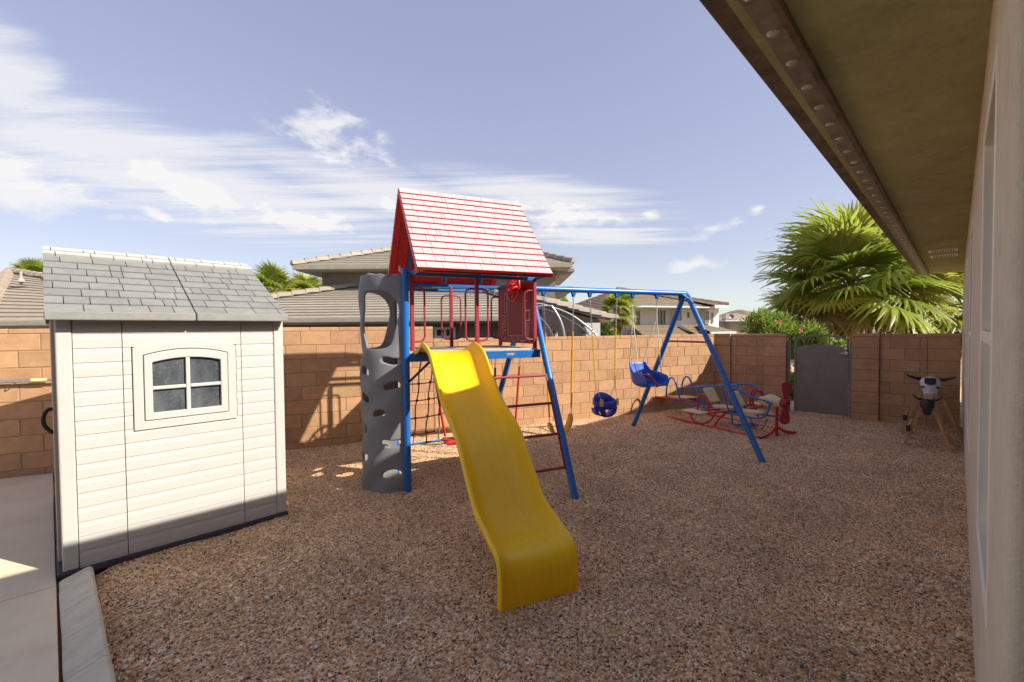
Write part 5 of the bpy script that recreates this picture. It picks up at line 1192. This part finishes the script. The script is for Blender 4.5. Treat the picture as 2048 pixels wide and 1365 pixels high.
p = at(1462, 634, y_ - .4); b = MB(); b.lathe([(0, 0), (.16, .03), (.26, .10)], 14, Matrix.Translation(p) @ Matrix.Rotation(R(80), 4, 'X')); b.build('satellite_dish', mat('dish_grey', (.18, .18, .19), .5), fh, smooth=True)

# hills
def hill(prof, y, depth, name='hill'):
    b = MB(); n = len(prof) * 6; P_ = smooth_path([at(u, v, y) for u, v in prof], 6); N = len(P_); M_ = 10
    for j in range(M_ + 1):
        t = j / M_; k = math.cos(t * math.pi / 2) if t < 1 else 0
        for i, p in enumerate(P_):
            base = -3; z = base + (p.z - base) * (1 - t) ** 1.15 * (1 + .10 * mnoise.noise((i * .5, j * .8, y)) * (t > 0)); b.v.append((p.x * (1 - .05 * t), p.y - depth * t + 6 * mnoise.noise((i * .6, j * .7, 5)) * (t > 0), z))
    for j in range(M_):
        for i in range(N - 1): b.f.append((j * N + i, j * N + i + 1, (j + 1) * N + i + 1, (j + 1) * N + i))
    o_ = len(b.v)
    for p in P_: b.v.append((p.x, p.y + depth, -3))
    for i in range(N - 1): b.f.append((i, o_ + i, o_ + i + 1, i + 1))
    tag(b.build(name, hill_m, smooth=True), kind='structure')
hill([(380, 600), (450, 575), (520, 566), (580, 561), (640, 560), (700, 566), (800, 590), (900, 640)], 420, 130)
hill([(1080, 640), (1130, 622), (1160, 612), (1180, 602), (1192, 599), (1206, 606), (1230, 618), (1300, 634), (1360, 645)], 600, 160)
hill([(1400, 640), (1440, 630), (1465, 622), (1487, 620), (1510, 628), (1560, 632), (1640, 628), (1720, 640), (1800, 650)], 800, 200)

# hoops and lanterns behind the back wall
hp = empty('arched_tube_frame', at(1130, 660, 9.7), 0, 'arched white metal tube frame rising behind the block wall', 'frame'); O_ = Vector(hp.location)
def hoop(px, y, r): b = MB(); b.tube([q - O_ for q in smooth_path([at(u, v, y) for u, v in px], 6)], r, 10); b.build('arched_tube', mat('white_metal', (.72, .73, .74), .25, metal=.6), hp, smooth=True)
hoop([(1040, 612), (1075, 608), (1105, 615), (1140, 629), (1170, 650), (1190, 668), (1210, 700)], 9.9, .022); hoop([(1040, 618), (1075, 616), (1105, 624), (1138, 640), (1165, 658), (1186, 680)], 9.95, .012)
hoop([(1103, 612), (1113, 627), (1122, 645), (1128, 668), (1130, 700)], 9.6, .026); hoop([(1045, 622), (1072, 630), (1090, 646), (1102, 664), (1110, 690)], 9.7, .020); hoop([(1060, 617), (1080, 613), (1104, 612)], 9.8, .016)
for i, (u, lb) in enumerate(((1110, 'black scroll wall lantern left of the arched tube leg, behind the wall'), (1171, 'black scroll wall lantern on the pale porch column'))):
    c_ = at(u, 665, 10.2); ro = empty('wall_lantern', c_, 0, lb, 'lantern', 'lanterns behind the back wall')
    b = MB(); b.tube([Vector((.10 * math.cos(a) * (1 - .05 * k), 0, .11 + .045 * math.sin(a))) for k, a in enumerate([R(200 - 30 * q) for q in range(9)])], .008, 8); b.cyl((0, 0, 0), (0, 0, .10), .01, 8); b.cyl((-.085, 0, .1), (-.085, .12, .06), .01, 8); b.build('bracket', dblack, ro, smooth=True)
    b = MB(); b.lathe([(0, .06), (.03, .045), (.035, .02), (.075, -.005), (.08, -.02)], 12); b.build('cap', dblack, ro, smooth=True)
    b = MB(); b.lathe([(.065, -.02), (.055, -.16), (.03, -.18), (0, -.19)], 8); b.build('lamp_glass', mat('lantern_glass', (.5, .46, .38), .2), ro)

# ================================================================== palms and shrubs
def frond_mesh(name, seed, m, lp=.85, rf=.95, nb=40, droop=.35, spread=125, cup=.25):
    q = random.Random(seed); b = MB()
    b.tube([(0, 0, 0), (lp * .5, 0, .04), (lp, 0, 0)], [.022, .016, .012], 5)
    for k in range(nb):
        a = R(-spread + 2 * spread * k / (nb - 1)); L_ = rf * (1 - .28 * abs(a / R(spread)) ** 2) * q.uniform(.9, 1.06); dr = droop * q.uniform(.4, 1.7); w0 = .018
        dirv = Vector((math.cos(a), math.sin(a), cup * (1 - math.cos(a)) * .3 + q.uniform(-.04, .04))).normalized(); sd = Vector((-math.sin(a), math.cos(a), 0)); fold = Vector((0, 0, .010 if k % 2 else -.010))
        st = [(0, .012), (.28, .026), (.50, .035), (.76, .022), (1.0, .002)]; o = len(b.v); twist = q.uniform(-.3, .3)
        for (t, w) in st:
            bend = max(0, t - .45); p = Vector((lp, 0, 0)) + dirv * (L_ * t * (1 - .25 * dr * bend)) + Vector((0, 0, -L_ * dr * bend ** 1.5 * 1.6)) + sd * (twist * bend * .12)
            wz = w * rf * 1.15
            b.v += [tuple(p - sd * wz), tuple(p + fold * (1 - t) * 2 + Vector((0, 0, .012 * rf))), tuple(p + sd * wz)]
        for i in range(len(st) - 1):
            a_ = o + i * 3; b.f += [(a_, a_ + 1, a_ + 4, a_ + 3), (a_ + 1, a_ + 2, a_ + 5, a_ + 4)]
    me = bpy.data.meshes.new(name); me.from_pydata(b.v, [], b.f); me.materials.append(m)
    for p in me.polygons: p.use_smooth = True
    return me
FR = [frond_mesh('frond', s, palm_g, droop=.25 + .12 * s) for s in range(4)] + [frond_mesh('frond', 9, palm_y, droop=.5), frond_mesh('frond', 10, palm_y, droop=.35)]
FRD = [frond_mesh('frond', 20 + s, palm_dry, rf=.7, nb=22, droop=1.3, cup=.0) for s in range(2)]
def palm(c_, r, n, label, group, trunk_h, seed, elmax=84, elmin=-38, dry=.12, tr=.16):
    q = random.Random(seed); root = empty('fan_palm', (c_.x, c_.y, c_.z - trunk_h), 0, label, 'palm tree', group)
    b = MB(); b.tube([(.03 * math.sin(k), .03 * math.cos(k * 1.7), trunk_h * k / 8) for k in range(9)], [tr * (1.15 - .3 * k / 8) * (1 + .06 * (k % 2)) for k in range(9)], 14); b.build('trunk', bark_m, root, smooth=True)
    for k in range(14):
        a = k * 2.4; hb = MB(); z = trunk_h - .1 - .25 * (k % 4) * min(1, trunk_h); hb.add([(tr * .9 * math.cos(a - .3), tr * .9 * math.sin(a - .3), z), (tr * .9 * math.cos(a + .3), tr * .9 * math.sin(a + .3), z), (tr * 1.6 * math.cos(a), tr * 1.6 * math.sin(a), z + .22), ((tr * 1.25) * math.cos(a), tr * 1.25 * math.sin(a), z + .04)], [(0, 1, 3), (1, 2, 3), (2, 0, 3), (0, 2, 1)]); hb.build('husk', husk_m, root)
    for k in range(n):
        t = (k + .5) / n; el = elmax + (elmin - elmax) * t ** .9; az = k * 137.5 + q.uniform(-14, 14); isd = (t > .78 and q.random() < dry * 3)
        me = q.choice(FRD) if isd else q.choice(FR[:4] if q.random() < .72 else FR[4:])
        o = bpy.data.objects.new('frond', me); COL.objects.link(o); o.parent = root; o.location = (0, 0, trunk_h - .18 * t)
        o.rotation_mode = 'XYZ'; o.rotation_euler = Euler((R(q.uniform(-22, 22)), R(-el + q.uniform(-7, 7)), R(az)), 'XYZ'); s_ = r / 1.75 * q.uniform(.82, 1.1); o.scale = (s_, s_, s_)
    return root
G1 = 'fan palms beyond the block walls'
palm(at(1700, 568, 14.2), 2.85, 42, 'large bushy fan palm rising directly behind the metal gate', G1, 2.6, 1, 86, -42)
palm(at(1850, 620, 15.0), 2.7, 38, 'broad fan palm behind the right block wall, partly under the eave', G1, 2.4, 2, 82, -38, .2)
palm(at(1625, 640, 15.5), 2.0, 28, 'lower fan palm half hidden behind the oleander by the gate', G1, 1.6, 3, 74, -25)
palm(at(1236, 620, 21), 1.05, 34, 'single small fan palm with bare trunk in front of the white house', G1, 3.4, 4, 82, -62, .2, .17)
palm(at(548, 585, 19), 1.35, 26, 'bright fan palm just right of the shed roof ridge', G1, 3.0, 5, 80, -25, .05)
palm(at(612, 592, 21), 1.25, 26, 'fan palm left of the upper storey of the taupe house', G1, 3.0, 6, 78, -25, .05)
palm(at(70, 556, 24), 1.2, 22, 'fan palm tips showing over the far left tile roof', G1, 4.0, 7, 80, -20, .05)
def leafbush(name, c_, rx, ry, rz_, n, label, cat, m, L_=.11, W_=.022, flowers=0, seed=1, group=None, clumps=16):
    q = random.Random(seed); root = empty(name, (c_.x, c_.y, c_.z - rz_), 0, label, cat, group); b = MB()
    cl_ = []
    for k in range(clumps):
        while True:
            d = Vector((q.uniform(-1, 1), q.uniform(-1, 1), q.uniform(-.9, 1)))
            if d.length < 1: break
        cl_.append((Vector((d.x * rx * .85, d.y * ry * .85, rz_ + d.z * rz_ * .85)), q.uniform(.28, .5) * min(rx, rz_)))
    for k in range(n):
        c2, r2 = q.choice(cl_); d = Vector((q.gauss(0, 1), q.gauss(0, 1), q.gauss(0, 1))).normalized() * r2 * q.random() ** .4; p = c2 + d
        dirv = (d.normalized() * .7 + Vector((q.uniform(-.5, .5), q.uniform(-.5, .5), q.uniform(.2, 1.1)))).normalized(); sd = dirv.cross(Vector((q.uniform(-1, 1), q.uniform(-1, 1), q.uniform(-1, 1)))).normalized(); L2 = L_ * q.uniform(.6, 1.25)
        o = len(b.v); up_ = sd.cross(dirv) * L2 * .12
        b.v += [tuple(p), tuple(p + dirv * L2 * .45 + sd * W_ * .5 + up_), tuple(p + dirv * L2), tuple(p + dirv * L2 * .45 - sd * W_ * .5 + up_)]; b.f.append((o, o + 1, o + 2, o + 3))
    me = bpy.data.meshes.new('foliage'); me.from_pydata(b.v, [], b.f); me.materials.append(m); f_ = bpy.data.objects.new('foliage', me); COL.objects.link(f_); f_.parent = root; f_['kind'] = 'stuff'
    st = MB()
    for k, (c2, r2) in enumerate(cl_): st.tube([(c2.x * .1, c2.y * .1, -.5), (c2.x * .5, c2.y * .5, c2.z * .5), tuple(c2)], [.018, .012, .006], 5)
    st.build('stem', stem_m, root, smooth=True)
    for k in range(flowers):
        c2, r2 = q.choice(cl_); d = Vector((q.uniform(-1, 1), -abs(q.uniform(.2, 1)), q.uniform(-.2, 1))).normalized() * r2 * 1.02; p = c2 + d; fb = MB()
        for j in range(q.randint(3, 6)):
            pc = p + Vector((q.uniform(-.05, .05), q.uniform(-.05, .05), q.uniform(-.04, .04)))
            for a in range(5):
                an = a * 1.2566; o = len(fb.v); u_ = Vector((math.cos(an), -.3, math.sin(an))); w_2 = Vector((-math.sin(an), 0, math.cos(an)))
                fb.v += [tuple(pc), tuple(pc + u_ * .018 + w_2 * .011), tuple(pc + u_ * .030), tuple(pc + u_ * .018 - w_2 * .011)]; fb.f.append((o, o + 1, o + 2, o + 3))
        me = bpy.data.meshes.new('flower_cluster'); me.from_pydata(fb.v, [], fb.f); me.materials.append(pink_m); fo = bpy.data.objects.new('flower_cluster', me); COL.objects.link(fo); fo.parent = root
    return root
G2 = 'oleander shrubs beyond the gate wall'
leafbush('oleander_shrub', at(1540, 672, 12.6), .66, .5, .62, 6000, 'tall light green oleander with pink flowers left of the gate top', 'shrub', ole_g, .15, .032, 4, 11, G2, 26)
leafbush('oleander_shrub', at(1622, 705, 12.0), .62, .45, .70, 6000, 'oleander seen through the bars of the metal gate', 'shrub', ole_g, .14, .030, 5, 12, G2, 24)
leafbush('oleander_shrub', at(1692, 750, 11.6), .42, .4, .9, 4500, 'oleander filling the gap at the latch side of the gate', 'shrub', ole_g, .14, .030, 4, 13, G2, 20)
leafbush('oleander_shrub', at(1580, 790, 11.3), .35, .35, .7, 3000, 'low oleander behind the hinge side of the gate', 'shrub', ole_g, .14, .030, 0, 14, G2, 14)
leafbush('round_shrub', at(1205, 662, 17), .72, .6, .55, 2600, 'round green shrub with few pink blooms beside the small palm', 'shrub', bush_g, .11, .04, 12, 15, None, 18)
leafbush('leafy_tree', at(1130, 605, 24), .38, .4, .5, 900, 'bright green treetop beside the upper storey of the taupe house', 'tree', ole_g, .14, .05, 0, 16, None, 10)
